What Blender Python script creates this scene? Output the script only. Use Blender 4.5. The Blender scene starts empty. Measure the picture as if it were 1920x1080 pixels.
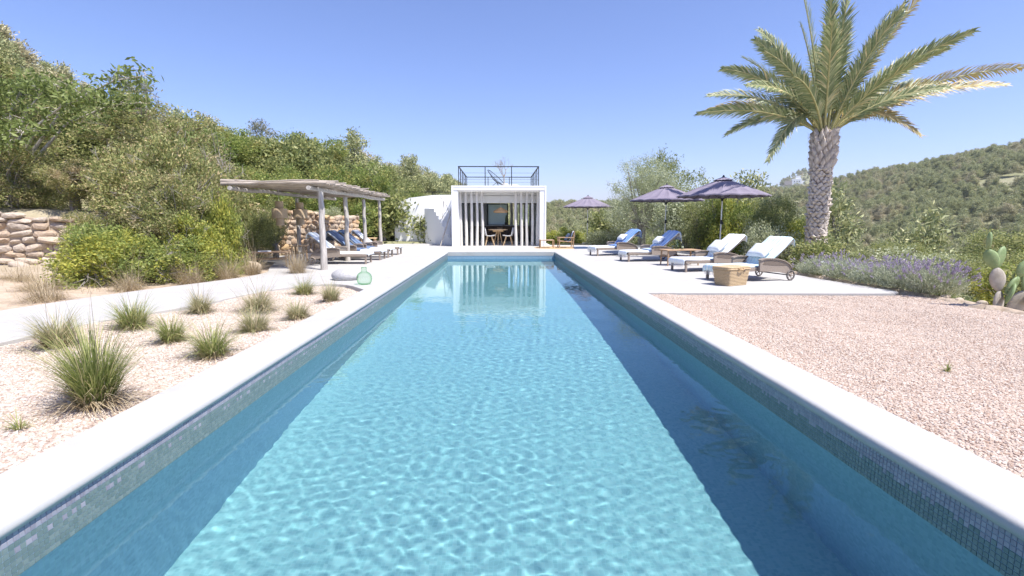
import bpy, math, random
import numpy as np
from mathutils import Vector, Matrix, Euler

SC = bpy.context.scene
COL = SC.collection
R = math.radians
PI = math.pi

# ------------------------------------------------------------------ camera
cam = bpy.data.cameras.new('camera')
camo = bpy.data.objects.new('camera', cam)
COL.objects.link(camo)
SC.camera = camo
cam.sensor_width = 36.0
cam.lens = 930.0 / 1920.0 * 36.0
cam.clip_start = 0.05
cam.clip_end = 9000.0
camo.location = (0, 0, 1.17)
camo.rotation_euler = (R(90 - 7.776), 0, R(-1.355))

# ------------------------------------------------------------------ sky, sun, exposure
SUN_EL, SUN_AZ = 61.0, -38.0          # azimuth measured from +X towards +Y
world = bpy.data.worlds.new('World')
SC.world = world
world.use_nodes = True
wn = world.node_tree
bg = wn.nodes['Background']
sky = wn.nodes.new('ShaderNodeTexSky')
sky.sky_type = 'NISHITA'
sky.sun_disc = False
sky.sun_elevation = R(SUN_EL)
sky.sun_rotation = R(90.0 - SUN_AZ)
sky.altitude = 50.0
sky.air_density = 1.0
sky.dust_density = 0.6
sky.ozone_density = 10.0
wb = wn.nodes.new('ShaderNodeMix'); wb.data_type = 'RGBA'; wb.blend_type = 'MULTIPLY'      # white balance of the sky
wb.inputs[0].default_value = 1.0; wb.inputs[7].default_value = (1.08, .86, .91, 1)
wn.links.new(sky.outputs[0], wb.inputs[6]); wn.links.new(wb.outputs[2], bg.inputs[0])
bg.inputs[1].default_value = 0.15

sun = bpy.data.lights.new('sun', 'SUN')
suno = bpy.data.objects.new('sun', sun)
COL.objects.link(suno)
sun.energy = 4.8
sun.angle = R(0.53)
sun.color = (1.0, 0.955, 0.89)
e_, a_ = R(SUN_EL), R(SUN_AZ)
sdir = Vector((math.cos(e_) * math.cos(a_), math.cos(e_) * math.sin(a_), math.sin(e_)))
suno.rotation_euler = sdir.to_track_quat('Z', 'Y').to_euler()
sun.cycles.is_caustics_light = True

vs = SC.view_settings
vs.view_transform = 'Standard'
vs.look = 'None'
vs.exposure = 0.68
vs.gamma = 1.0
vs.use_curve_mapping = False
SC.cycles.use_denoising = True
SC.cycles.max_bounces = 10
SC.cycles.transparent_max_bounces = 16
SC.cycles.transmission_bounces = 8
SC.cycles.sample_clamp_indirect = 6.0

# ------------------------------------------------------------------ helpers: objects
def link(o, parent=None):
    COL.objects.link(o)
    if parent is not None:
        o.parent = parent
    return o

def tag(o, label=None, cat=None, group=None, kind=None):
    if label: o['label'] = label
    if cat: o['category'] = cat
    if group: o['group'] = group
    if kind: o['kind'] = kind
    return o

def thing(name, label, cat, loc=(0, 0, 0), rz=0.0, group=None, scale=1.0):
    o = bpy.data.objects.new(name, None)
    o.empty_display_size = 0.2
    o.location = loc
    o.rotation_euler = (0, 0, rz)
    o.scale = (scale,) * 3 if not isinstance(scale, (tuple, list)) else scale
    link(o)
    return tag(o, label, cat, group)

def mesh_np(name, V, F, mat, smooth=False):
    V = np.asarray(V, dtype=np.float32)
    F = np.asarray(F, dtype=np.int32)
    n = F.shape[1]
    me = bpy.data.meshes.new(name)
    me.vertices.add(len(V)); me.vertices.foreach_set('co', V.ravel())
    me.loops.add(F.size); me.loops.foreach_set('vertex_index', F.ravel())
    me.polygons.add(len(F))
    me.polygons.foreach_set('loop_start', np.arange(0, F.size, n, dtype=np.int32))
    me.polygons.foreach_set('loop_total', np.full(len(F), n, dtype=np.int32))
    me.update(calc_edges=True)
    me.polygons.foreach_set('use_smooth', np.full(len(F), bool(smooth)))
    if mat is not None:
        me.materials.append(mat)
    return me

def obj(name, me, parent=None, loc=None, rot=None, scale=None):
    o = bpy.data.objects.new(name, me)
    if loc is not None: o.location = loc
    if rot is not None: o.rotation_euler = rot
    if scale is not None: o.scale = scale
    return link(o, parent)

class MB:
    """collects shapes for one mesh"""
    def __init__(s): s.v = []; s.f = []; s.sm = []
    def add(s, v, f, smooth=False):
        b = len(s.v)
        s.v += [tuple(p) for p in v]
        s.f += [tuple(b + i for i in q) for q in f]
        s.sm += [smooth] * len(f)
        return s
    def box(s, c, d, rot=None, bev=0.0, taper=1.0):
        hx, hy, hz = d[0] / 2, d[1] / 2, d[2] / 2
        M = rot.to_matrix() if isinstance(rot, Euler) else (Euler(rot).to_matrix() if rot is not None else Matrix.Identity(3))
        c = Vector(c)
        if bev <= 0:
            P = [(-hx, -hy, -hz), (hx, -hy, -hz), (hx, hy, -hz), (-hx, hy, -hz)]
            P += [(-hx * taper, -hy * taper, hz), (hx * taper, -hy * taper, hz), (hx * taper, hy * taper, hz), (-hx * taper, hy * taper, hz)]
            F = [(3, 2, 1, 0), (4, 5, 6, 7), (0, 1, 5, 4), (1, 2, 6, 5), (2, 3, 7, 6), (3, 0, 4, 7)]
        else:
            b = min(bev, hx * .9, hy * .9, hz * .9)
            P = []; 
            for z in (-hz, hz):
                zz = z
                for (x, y) in ((-hx, -hy), (hx, -hy), (hx, hy), (-hx, hy)):
                    sx = 1 if x > 0 else -1; sy = 1 if y > 0 else -1; sz = 1 if z > 0 else -1
                    P += [(x - sx * b, y - sy * b, z), (x, y - sy * b, z - sz * b), (x - sx * b, y, z - sz * b)]
            def I(k, j, t): return k * 12 + j * 3 + t
            F = [tuple(I(0, j, 0) for j in (3, 2, 1, 0)), tuple(I(1, j, 0) for j in (0, 1, 2, 3))]
            for j in range(4):
                k = (j + 1) % 4
                t = 2 if j in (0, 2) else 1
                F.append((I(0, j, t), I(0, k, t), I(1, k, t), I(1, j, t)))          # side
                F.append((I(0, j, 0), I(0, k, 0), I(0, k, t), I(0, j, t)))          # bottom edge
                F.append((I(1, k, 0), I(1, j, 0), I(1, j, t), I(1, k, t)))          # top edge
                u = 1 if t == 2 else 2
                F.append((I(0, k, t), I(0, k, u), I(1, k, u), I(1, k, t)))          # vertical edge at k
                F.append((I(0, k, 0), I(0, k, u), I(0, k, t)))
                F.append((I(1, k, 0), I(1, k, t), I(1, k, u)))
        return s.add([c + M @ Vector(p) for p in P], F)
    def tube(s, pts, rad, seg=8, smooth=True, cap=True):
        pts = [Vector(p) for p in pts]
        n = len(pts)
        if not isinstance(rad, (list, tuple)): rad = [rad] * n
        V = []; up = None
        for i, p in enumerate(pts):
            t = (pts[min(i + 1, n - 1)] - pts[max(i - 1, 0)]).normalized()
            if up is None:
                up = Vector((0, 0, 1)) if abs(t.z) < .9 else Vector((1, 0, 0))
            a = t.cross(up)
            if a.length < 1e-4: a = t.cross(Vector((0.3, 1, 0.2)))
            a.normalize(); b = t.cross(a).normalized(); up = -b if False else up
            for k in range(seg):
                w = 2 * PI * k / seg
                V.append(p + (a * math.cos(w) + b * math.sin(w)) * rad[i])
        F = []
        for i in range(n - 1):
            for k in range(seg):
                F.append((i * seg + k, i * seg + (k + 1) % seg, (i + 1) * seg + (k + 1) % seg, (i + 1) * seg + k))
        s.add(V, F, smooth)
        if cap:
            s.add(V[:seg], [tuple(range(seg))]); s.add(V[-seg:], [tuple(reversed(range(seg)))])
        return s
    def lathe(s, prof, seg=24, c=(0, 0, 0), smooth=True, closed=False):
        V = []
        for r, z in prof:
            for k in range(seg):
                w = 2 * PI * k / seg
                V.append((c[0] + r * math.cos(w), c[1] + r * math.sin(w), c[2] + z))
        F = []
        for i in range(len(prof) - 1):
            for k in range(seg):
                F.append((i * seg + k, i * seg + (k + 1) % seg, (i + 1) * seg + (k + 1) % seg, (i + 1) * seg + k))
        return s.add(V, F, smooth)
    def prism(s, poly, z0, z1):
        n = len(poly)
        V = [(x, y, z0) for x, y in poly] + [(x, y, z1) for x, y in poly]
        F = [tuple(reversed(range(n))), tuple(range(n, 2 * n))]
        F += [(i, (i + 1) % n, n + (i + 1) % n, n + i) for i in range(n)]
        return s.add(V, F)
    def prism_y(s, poly, y0, y1):
        """polygon in x,z extruded along y"""
        n = len(poly)
        V = [(x, y0, z) for x, z in poly] + [(x, y1, z) for x, z in poly]
        F = [tuple(range(n)), tuple(reversed(range(n, 2 * n)))]
        F += [((i + 1) % n, i, n + i, n + (i + 1) % n) for i in range(n)]
        return s.add(V, F)
    def mesh(s, name, mat):
        me = bpy.data.meshes.new(name)
        me.from_pydata(s.v, [], s.f)
        me.polygons.foreach_set('use_smooth', s.sm)
        if mat is not None: me.materials.append(mat)
        me.update()
        return me
    def build(s, name, mat, parent=None, **k):
        return obj(name, s.mesh(name, mat), parent, **k)

def copy_tree(o, parent=None):
    c = o.copy(); COL.objects.link(c); c.parent = parent
    for ch in list(o.children): copy_tree(ch, c)
    return c

# ------------------------------------------------------------------ helpers: materials
def mat_new(name):
    m = bpy.data.materials.new(name); m.use_nodes = True
    nt = m.node_tree
    return m, nt, nt.nodes['Principled BSDF']

def ramp(nt, fac, stops):
    r = nt.nodes.new('ShaderNodeValToRGB')
    el = r.color_ramp.elements
    while len(el) < len(stops): el.new(0.5)
    for e, (p, c) in zip(el, stops):
        e.position = p; e.color = (*c, 1)
    nt.links.new(fac, r.inputs[0])
    return r.outputs[0]

def coords(nt, kind='Object', scale=None):
    tc = nt.nodes.new('ShaderNodeTexCoord')
    out = tc.outputs[kind]
    if scale is not None:
        mp = nt.nodes.new('ShaderNodeMapping')
        mp.inputs['Scale'].default_value = scale if isinstance(scale, (tuple, list)) else (scale,) * 3
        nt.links.new(out, mp.inputs[0]); out = mp.outputs[0]
    return out

def world_pos(nt):
    return nt.nodes.new('ShaderNodeNewGeometry').outputs['Position']

def noise(nt, vec, scale, detail=4, rough=.55):
    n = nt.nodes.new('ShaderNodeTexNoise')
    n.inputs['Scale'].default_value = scale; n.inputs['Detail'].default_value = detail; n.inputs['Roughness'].default_value = rough
    if vec is not None: nt.links.new(vec, n.inputs['Vector'])
    return n.outputs['Fac']

def bump(nt, b, height, strength=.3, dist=.01):
    n = nt.nodes.new('ShaderNodeBump')
    n.inputs['Strength'].default_value = strength; n.inputs['Distance'].default_value = dist
    nt.links.new(height, n.inputs['Height']); nt.links.new(n.outputs[0], b.inputs['Normal'])
    return n

def mixc(nt, fac, a, b, typ='MIX'):
    n = nt.nodes.new('ShaderNodeMix'); n.data_type = 'RGBA'; n.blend_type = typ
    if isinstance(fac, (int, float)): n.inputs[0].default_value = fac
    else: nt.links.new(fac, n.inputs[0])
    for i, v in ((6, a), (7, b)):
        if isinstance(v, (tuple, list)): n.inputs[i].default_value = (*v[:3], 1)
        else: nt.links.new(v, n.inputs[i])
    return n.outputs[2]

def simple(name, c1, c2=None, scale=8.0, rough=.7, bmp=.2, dist=.01, coord='Object', stretch=(1, 1, 1), metal=0.0, detail=4, spec=.4, lo=.35, hi=.65):
    m, nt, b = mat_new(name)
    b.inputs['Roughness'].default_value = rough
    b.inputs['Metallic'].default_value = metal
    b.inputs['Specular IOR Level'].default_value = spec
    v = coords(nt, coord, stretch)
    n = noise(nt, v, scale, detail)
    nt.links.new(ramp(nt, n, [(lo, c1), (hi, c2 or c1)]), b.inputs['Base Color'])
    if bmp: bump(nt, b, n, bmp, dist)
    return m

M = {}
# white rendered plaster
m, nt, b = mat_new('white_plaster'); M['plaster'] = m
p = world_pos(nt); n1 = noise(nt, p, 1.3, 5); n2 = noise(nt, p, 40, 3)
nt.links.new(ramp(nt, n1, [(.3, (0.848, 0.848, 0.828)), (.7, (0.848, 0.848, 0.848))]), b.inputs['Base Color'])
b.inputs['Roughness'].default_value = .85; bump(nt, b, n2, .15, .005)
# pale poured deck
m, nt, b = mat_new('pale_concrete'); M['deck'] = m
p = world_pos(nt); n1 = noise(nt, p, .9, 8, .65); n2 = noise(nt, p, 60, 3); n3 = noise(nt, p, 5, 6, .7)
c = ramp(nt, n1, [(.3, (0.401, 0.384, 0.360)), (.5, (0.444, 0.430, 0.408)), (.72, (0.477, 0.468, 0.453))])
c = mixc(nt, .35, c, ramp(nt, n3, [(.35, (0.384, 0.367, 0.343)), (.6, (0.485, 0.477, 0.460))]), 'MIX')
nt.links.new(c, b.inputs['Base Color']); b.inputs['Roughness'].default_value = .8; bump(nt, b, n2, .2, .004)
# coping
m, nt, b = mat_new('coping_cement'); M['coping'] = m
p = world_pos(nt); n1 = noise(nt, p, 1.6, 8, .65); n2 = noise(nt, p, 25, 5, .6)
c = ramp(nt, n1, [(.3, (0.408, 0.401, 0.386)), (.6, (0.461, 0.457, 0.446))])
n4 = noise(nt, p, 3.2, 9, .75)
c = mixc(nt, ramp(nt, n4, [(.56, (0, 0, 0)), (.72, (.45, .45, .45))]), c, (.34, .325, .30))
nt.links.new(c, b.inputs['Base Color']); b.inputs['Roughness'].default_value = .75; bump(nt, b, n2, .25, .006)
# earth
m, nt, b = mat_new('dry_earth'); M['earth'] = m
p = world_pos(nt); n1 = noise(nt, p, 1.1, 8, .65); n2 = noise(nt, p, 18, 6, .7)
c = ramp(nt, n1, [(.3, (.36, .27, .19)), (.6, (.50, .40, .30))])
c = mixc(nt, .5, c, ramp(nt, n2, [(.35, (.26, .20, .13)), (.65, (.58, .48, .38))]))
nt.links.new(c, b.inputs['Base Color']); b.inputs['Roughness'].default_value = .95; bump(nt, b, n2, .6, .03)
# gravel bed filler
m, nt, b = mat_new('gravel_bed'); M['gravel_bed'] = m
p = world_pos(nt)
vo = nt.nodes.new('ShaderNodeTexVoronoi'); vo.inputs['Scale'].default_value = 55; nt.links.new(p, vo.inputs['Vector'])
c = ramp(nt, vo.outputs['Color'], [(.1, (0.327, 0.243, 0.193)), (.5, (0.447, 0.351, 0.294)), (.9, (0.516, 0.441, 0.386))])
nt.links.new(c, b.inputs['Base Color']); b.inputs['Roughness'].default_value = .9
mth = nt.nodes.new('ShaderNodeMath'); mth.operation = 'SUBTRACT'; mth.inputs[0].default_value = 1; nt.links.new(vo.outputs['Distance'], mth.inputs[1])
bump(nt, b, mth.outputs[0], .8, .012)
# pebble, colour by instance
def pebble_mat(name, stops):
    m, nt, b = mat_new(name)
    oi = nt.nodes.new('ShaderNodeObjectInfo')
    nt.links.new(ramp(nt, oi.outputs['Random'], stops), b.inputs['Base Color'])
    b.inputs['Roughness'].default_value = .85
    return m
M['pebble'] = pebble_mat('pink_pebble', [(0, (.30, .195, .14)), (.10, (.41, .30, .23)), (.4, (.475, .375, .30)), (.75, (.52, .43, .355)), (1, (.58, .51, .45))])
M['pebble_pale'] = pebble_mat('pale_pebble', [(0, (.32, .235, .18)), (.12, (.44, .35, .28)), (.5, (.52, .435, .365)), (1, (.59, .53, .47))])
# pool tile: mosaic on the big walls and floor
def mosaic(name, stops, grout, ax, size=.0245):
    m, nt, b = mat_new(name)
    p = world_pos(nt)
    sp = nt.nodes.new('ShaderNodeSeparateXYZ'); nt.links.new(p, sp.inputs[0])
    cb = nt.nodes.new('ShaderNodeCombineXYZ')
    for i, k in enumerate(ax): nt.links.new(sp.outputs[k], cb.inputs[i])
    br = nt.nodes.new('ShaderNodeTexBrick')
    br.offset = 0.0; br.squash = 1.0
    br.inputs['Scale'].default_value = 1.0
    br.inputs['Brick Width'].default_value = size; br.inputs['Row Height'].default_value = size
    br.inputs['Mortar Size'].default_value = .0013; br.inputs['Mortar Smooth'].default_value = .3
    br.inputs['Color1'].default_value = (0, 0, 0, 1); br.inputs['Color2'].default_value = (1, 1, 1, 1); br.inputs['Mortar'].default_value = (.5, .5, .5, 1)
    nt.links.new(cb.outputs[0], br.inputs['Vector'])
    wnz = nt.nodes.new('ShaderNodeTexWhiteNoise')
    sn = nt.nodes.new('ShaderNodeVectorMath'); sn.operation = 'SNAP'; sn.inputs[1].default_value = (size, size, size)
    nt.links.new(cb.outputs[0], sn.inputs[0]); nt.links.new(sn.outputs[0], wnz.inputs['Vector'])
    c = ramp(nt, wnz.outputs['Value'], stops)
    c = mixc(nt, br.outputs['Fac'], c, grout)
    nt.links.new(c, b.inputs['Base Color']); b.inputs['Roughness'].default_value = .35
    return m
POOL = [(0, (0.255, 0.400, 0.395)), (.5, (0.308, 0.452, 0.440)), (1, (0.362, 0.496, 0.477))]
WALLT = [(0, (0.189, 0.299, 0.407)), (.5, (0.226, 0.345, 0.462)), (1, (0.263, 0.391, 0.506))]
M['floor_tile'] = mosaic('floor_mosaic', POOL, (.335, .50, .49), (0, 1, 2))
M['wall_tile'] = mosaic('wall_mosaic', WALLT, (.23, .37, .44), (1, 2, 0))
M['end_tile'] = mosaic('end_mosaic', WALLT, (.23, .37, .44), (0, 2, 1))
def tile_mat(name, stops):
    m, nt, b = mat_new(name)
    g = nt.nodes.new('ShaderNodeNewGeometry'); oi = nt.nodes.new('ShaderNodeObjectInfo')
    ad = nt.nodes.new('ShaderNodeMath'); ad.operation = 'ADD'; nt.links.new(g.outputs['Random Per Island'], ad.inputs[0]); nt.links.new(oi.outputs['Random'], ad.inputs[1])
    fr = nt.nodes.new('ShaderNodeMath'); fr.operation = 'FRACT'; nt.links.new(ad.outputs[0], fr.inputs[0])
    nt.links.new(ramp(nt, fr.outputs[0], stops), b.inputs['Base Color'])
    b.inputs['Roughness'].default_value = .3
    return m
M['tile_lilac'] = tile_mat('lilac_tile', [(0, (.25, .24, .29)), (.5, (.30, .29, .34)), (1, (.35, .34, .39))])
M['tile_green'] = tile_mat('green_tile', [(0, (.13, .185, .18)), (.5, (.155, .21, .205)), (1, (.19, .245, .235))])
M['grout'] = simple('grout', (.42, .42, .42), (.50, .50, .49), 30, .9)
# water
m = bpy.data.materials.new('pool_water'); m.use_nodes = True; M['water'] = m
nt = m.node_tree; nt.nodes.clear()
g = nt.nodes.new('ShaderNodeBsdfGlass'); g.inputs['IOR'].default_value = 1.33; g.inputs['Roughness'].default_value = 0.0
g.inputs['Color'].default_value = (.78, .96, 1.0, 1)
o = nt.nodes.new('ShaderNodeOutputMaterial'); nt.links.new(g.outputs[0], o.inputs[0])

def wood(name, c1, c2, scale=6, rough=.75, axis=2):
    st = [6, 6, 6]; st[axis] = .6
    return simple(name, c1, c2, scale, rough, .5, .01, 'Object', tuple(st), detail=6, lo=.3, hi=.7)
M['driftwood'] = wood('weathered_wood', (.30, .27, .24), (.62, .58, .53))
M['driftwood_x'] = wood('weathered_pole', (.22, .18, .14), (.54, .47, .40), axis=0)
M['column_wood'] = wood('bleached_trunk', (.55, .52, .47), (.80, .77, .72), 5)
M['table_wood'] = wood('warm_wood', (.30, .19, .11), (.50, .34, .21), axis=0)
M['pale_wood'] = wood('pale_wood', (.62, .42, .22), (.74, .54, .32), axis=0)
M['dark_wood'] = wood('dark_walnut', (.11, .07, .05), (.19, .125, .09), axis=2)
def weave(name, c1, c2, sc=90, bmp=.7):
    m, nt, b = mat_new(name)
    v = coords(nt, 'Object')
    ch = nt.nodes.new('ShaderNodeTexWave'); ch.wave_type = 'BANDS'; ch.bands_direction = 'Z'; ch.inputs['Scale'].default_value = sc * .35; ch.inputs['Distortion'].default_value = .6
    ch2 = nt.nodes.new('ShaderNodeTexWave'); ch2.wave_type = 'BANDS'; ch2.bands_direction = 'X'; ch2.inputs['Scale'].default_value = sc * .35; ch2.inputs['Distortion'].default_value = .6
    nt.links.new(v, ch.inputs[0]); nt.links.new(v, ch2.inputs[0])
    f = nt.nodes.new('ShaderNodeMath'); f.operation = 'MULTIPLY'; nt.links.new(ch.outputs['Fac'], f.inputs[0]); nt.links.new(ch2.outputs['Fac'], f.inputs[1])
    nt.links.new(ramp(nt, f.outputs[0], [(0, c1), (.5, c2)]), b.inputs['Base Color'])
    b.inputs['Roughness'].default_value = .7; bump(nt, b, f.outputs[0], bmp, .006)
    return m
M['wicker'] = weave('taupe_wicker', (.24, .19, .15), (.42, .35, .29))
M['wicker_dark'] = weave('brown_wicker', (.13, .10, .08), (.24, .19, .15))
M['straw'] = simple('basket_straw', (.42, .30, .17), (.54, .41, .25), 30, .8, .3, .006, 'Object', (1, 1, 4))
M['cane'] = weave('woven_cane', (0.403, 0.295, 0.186), (0.744, 0.589, 0.403), 60)
M['jute'] = simple('jute', (.38, .25, .13), (.56, .40, .23), 30, .9, .6, .01)
def towel(name, c1, c2, freq, ax='Y', thin=.5):
    m, nt, b = mat_new(name)
    v = coords(nt, 'Object')
    w = nt.nodes.new('ShaderNodeTexWave'); w.wave_type = 'BANDS'; w.bands_direction = ax; w.inputs['Scale'].default_value = freq; w.inputs['Distortion'].default_value = .0
    nt.links.new(v, w.inputs[0])
    c = ramp(nt, w.outputs['Fac'], [(thin - .08, c1), (thin + .08, c2)])
    n = noise(nt, v, 160, 2); n2 = noise(nt, v, 9, 4)
    nt.links.new(c, b.inputs['Base Color']); b.inputs['Roughness'].default_value = .95
    b.inputs['Sheen Weight'].default_value = .2
    ad = nt.nodes.new('ShaderNodeMath'); ad.operation = 'MULTIPLY_ADD'; ad.inputs[1].default_value = .15; nt.links.new(n, ad.inputs[0]); nt.links.new(n2, ad.inputs[2])
    bump(nt, b, ad.outputs[0], .5, .02)
    return m
M['towel_white'] = towel('white_blue_towel', (.66, .78, .86), (.80, .82, .83), 5.2, thin=.3)
M['towel_aqua'] = towel('pale_aqua_towel', (.52, .72, .80), (.74, .82, .84), 4.0, thin=.45)
M['towel_blue'] = towel('blue_towel', (.10, .22, .55), (.19, .34, .66), 3.4, thin=.5)
M['towel_sky'] = towel('sky_blue_towel', (.28, .43, .72), (.52, .64, .80), 3.0, thin=.5)
M['towel_denim'] = towel('denim_towel', (.05, .09, .18), (.14, .21, .34), 4.2, thin=.5)
M['cushion'] = simple('cushion_cloth', (.66, .69, .72), (.78, .79, .80), 14, .95, .3, .01)
M['denim_cushion'] = simple('denim_cushion', (.05, .08, .14), (.10, .14, .22), 20, .95, .3, .01)
M['white_cloth'] = simple('white_cloth', (.74, .74, .73), (.80, .80, .79), 14, .95, .3, .01)
m, nt, b = mat_new('parasol_cloth'); M['canopy'] = m
v = coords(nt); n = noise(nt, v, 30, 3); n2 = noise(nt, v, 2.5, 4)
nt.links.new(ramp(nt, n2, [(.3, (.19, .165, .215)), (.7, (.25, .22, .275))]), b.inputs['Base Color']); b.inputs['Roughness'].default_value = .9; bump(nt, b, n, .15, .004)
M['alu'] = simple('brushed_aluminium', (.55, .55, .56), (.66, .66, .67), 30, .35, 0, metal=.8)
M['black_metal'] = simple('black_metal', (.012, .014, .018), (.03, .032, .038), 20, .45, .1, metal=.3)
M['black_rubber'] = simple('black_rubber', (.02, .02, .02), (.04, .04, .04), 20, .8)
M['grey_rubber'] = simple('grey_rubber', (.10, .09, .085), (.17, .155, .145), 20, .8)
M['white_plastic'] = simple('white_shell', (.72, .72, .71), (.76, .76, .75), 5, .4, 0)
M['rattan_lamp'] = simple('rattan_lamp', (.55, .33, .16), (.72, .47, .26), 30, .7, .4, .01, 'Object', (1, 1, 6))
M['dark_void'] = simple('dark_interior', (.10, .095, .09), (.13, .12, .115), 3, .9, .1)
M['interior'] = simple('interior_plaster', (.70, .69, .67), (.78, .77, .75), 2, .9, .1)
M['paper'] = simple('paper_white', (.6, .64, .68), (.74, .76, .78), 6, .6, 0)
# stone kinds
def stone_mat(name, stops):
    m, nt, b = mat_new(name)
    oi = nt.nodes.new('ShaderNodeObjectInfo'); v = coords(nt)
    n = noise(nt, v, 3.0, 8, .7); n2 = noise(nt, world_pos(nt), 22, 6, .7)
    c = ramp(nt, oi.outputs['Random'], stops)
    c = mixc(nt, .55, c, ramp(nt, n2, [(.3, (.30, .22, .15)), (.7, (.72, .64, .55))]), 'OVERLAY')
    nt.links.new(c, b.inputs['Base Color']); b.inputs['Roughness'].default_value = .92; bump(nt, b, n2, .8, .025)
    return m
M['stone_pale'] = stone_mat('limestone', [(0, (.42, .34, .26)), (.2, (.46, .40, .34)), (.5, (.50, .455, .40)), (.85, (.44, .41, .38)), (1, (.48, .37, .25))])
M['stone_orange'] = stone_mat('ochre_stone', [(0, (0.446, 0.316, 0.205)), (.3, (0.436, 0.367, 0.292)), (.6, (0.504, 0.449, 0.378)), (1, (0.524, 0.388, 0.216))])
M['boulder'] = simple('grey_boulder', (0.338, 0.331, 0.331), (0.446, 0.439, 0.432), 6, .85, .3, .01)
M['rock_beige'] = simple('beige_rock', (.44, .36, .27), (.56, .48, .38), 6, .9, .5, .02)
# glass
def clear_glass(name, tint, refl=.06, rough=.0):
    m = bpy.data.materials.new(name); m.use_nodes = True; nt = m.node_tree; nt.nodes.clear()
    t = nt.nodes.new('ShaderNodeBsdfTransparent'); t.inputs[0].default_value = (*tint, 1)
    gl = nt.nodes.new('ShaderNodeBsdfGlossy'); gl.inputs['Roughness'].default_value = rough
    lw = nt.nodes.new('ShaderNodeLayerWeight'); lw.inputs[0].default_value = .5
    pw_ = nt.nodes.new('ShaderNodeMath'); pw_.operation = 'POWER'; pw_.inputs[1].default_value = 4.0; nt.links.new(lw.outputs['Facing'], pw_.inputs[0])
    fr = nt.nodes.new('ShaderNodeMapRange'); fr.inputs[3].default_value = .05; fr.inputs[4].default_value = .35; nt.links.new(pw_.outputs[0], fr.inputs[0])
    mx = nt.nodes.new('ShaderNodeMixShader'); o = nt.nodes.new('ShaderNodeOutputMaterial')
    nt.links.new(fr.outputs[0], mx.inputs[0]); nt.links.new(t.outputs[0], mx.inputs[1]); nt.links.new(gl.outputs[0], mx.inputs[2]); nt.links.new(mx.outputs[0], o.inputs[0])
    return m
M['pane'] = clear_glass('window_glass', (.88, .92, .92))
M['green_glass'] = clear_glass('green_glass', (.84, .95, .86))
_nt = M['green_glass'].node_tree; _lw = _nt.nodes.new('ShaderNodeLayerWeight'); _lw.inputs[0].default_value = .5      # glass reads darker where the sight line runs along the wall
_nt.links.new(ramp(_nt, _lw.outputs['Facing'], [(.25, (.86, .96, .88)), (.8, (.50, .78, .55)), (1, (.22, .48, .27))]), next(n for n in _nt.nodes if n.type == 'BSDF_TRANSPARENT').inputs[0])
M['frosted'] = simple('frosted_pane', (.62, .66, .64), (.70, .73, .71), 2, .25, 0, spec=.6)
_nt = M['frosted'].node_tree; _tl = _nt.nodes.new('ShaderNodeBsdfTranslucent'); _tl.inputs[0].default_value = (.75, .80, .77, 1); _mx = _nt.nodes.new('ShaderNodeMixShader'); _mx.inputs[0].default_value = .7
_nt.links.new(_nt.nodes['Principled BSDF'].outputs[0], _mx.inputs[1]); _nt.links.new(_tl.outputs[0], _mx.inputs[2]); _nt.links.new(_mx.outputs[0], _nt.nodes['Material Output'].inputs[0])
M['drink_glass'] = clear_glass('drinking_glass', (.86, .90, .88))
# leaves
def leaf_mat(name, stops, patch=None, trans=.42, rough=.5, pscale=1.2, plo=.5, phi=.65):
    m, nt, b = mat_new(name)
    g = nt.nodes.new('ShaderNodeNewGeometry')
    c = ramp(nt, g.outputs['Random Per Island'], stops)
    if patch is not None:
        n = noise(nt, g.outputs['Position'], pscale, 3)
        mr = nt.nodes.new('ShaderNodeMapRange'); mr.inputs[1].default_value = plo; mr.inputs[2].default_value = phi; mr.clamp = True
        nt.links.new(n, mr.inputs[0])
        c2 = ramp(nt, g.outputs['Random Per Island'], patch)
        c = mixc(nt, mr.outputs[0], c, c2)
    nt.links.new(c, b.inputs['Base Color']); b.inputs['Roughness'].default_value = rough; b.inputs['Specular IOR Level'].default_value = .35
    tr = nt.nodes.new('ShaderNodeBsdfTranslucent'); nt.links.new(c, tr.inputs[0])
    mx = nt.nodes.new('ShaderNodeMixShader'); mx.inputs[0].default_value = trans
    o = nt.nodes['Material Output']
    nt.links.new(b.outputs[0], mx.inputs[1]); nt.links.new(tr.outputs[0], mx.inputs[2]); nt.links.new(mx.outputs[0], o.inputs[0])
    return m
M['leaf_drab'] = leaf_mat('drab_leaf', [(0, (0.177, 0.214, 0.071)), (.45, (0.324, 0.351, 0.129)), (.8, (0.457, 0.443, 0.186)), (1, (0.648, 0.504, 0.273))],
                          [(0, (0.310, 0.259, 0.144)), (.5, (0.501, 0.411, 0.245)), (1, (0.737, 0.610, 0.416))], pscale=1.5, plo=.56, phi=.7)
M['leaf_yellow'] = leaf_mat('yellowgreen_leaf', [(0, (0.203, 0.258, 0.058)), (.5, (0.393, 0.425, 0.087)), (1, (0.650, 0.594, 0.127))],
                            [(0, (0.162, 0.219, 0.069)), (.5, (0.271, 0.336, 0.092)), (1, (0.419, 0.439, 0.139))], plo=.45, phi=.6)
M['leaf_green'] = leaf_mat('green_leaf', [(0, (0.123, 0.179, 0.051)), (.5, (0.250, 0.323, 0.083)), (1, (0.452, 0.492, 0.146))],
                           [(0, (0.204, 0.190, 0.063)), (.5, (0.363, 0.340, 0.105)), (1, (0.567, 0.474, 0.166))])
M['leaf_fig'] = leaf_mat('broad_leaf', [(0, (.13, .17, .045)), (.5, (.22, .28, .08)), (1, (.33, .38, .14))], trans=.45) #[(0, (0.108, 0.203, 0.041)), (.5, (0.203, 0.338, 0.061)), (1, (0.324, 0.459, 0.108))], trans=.45)
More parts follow.
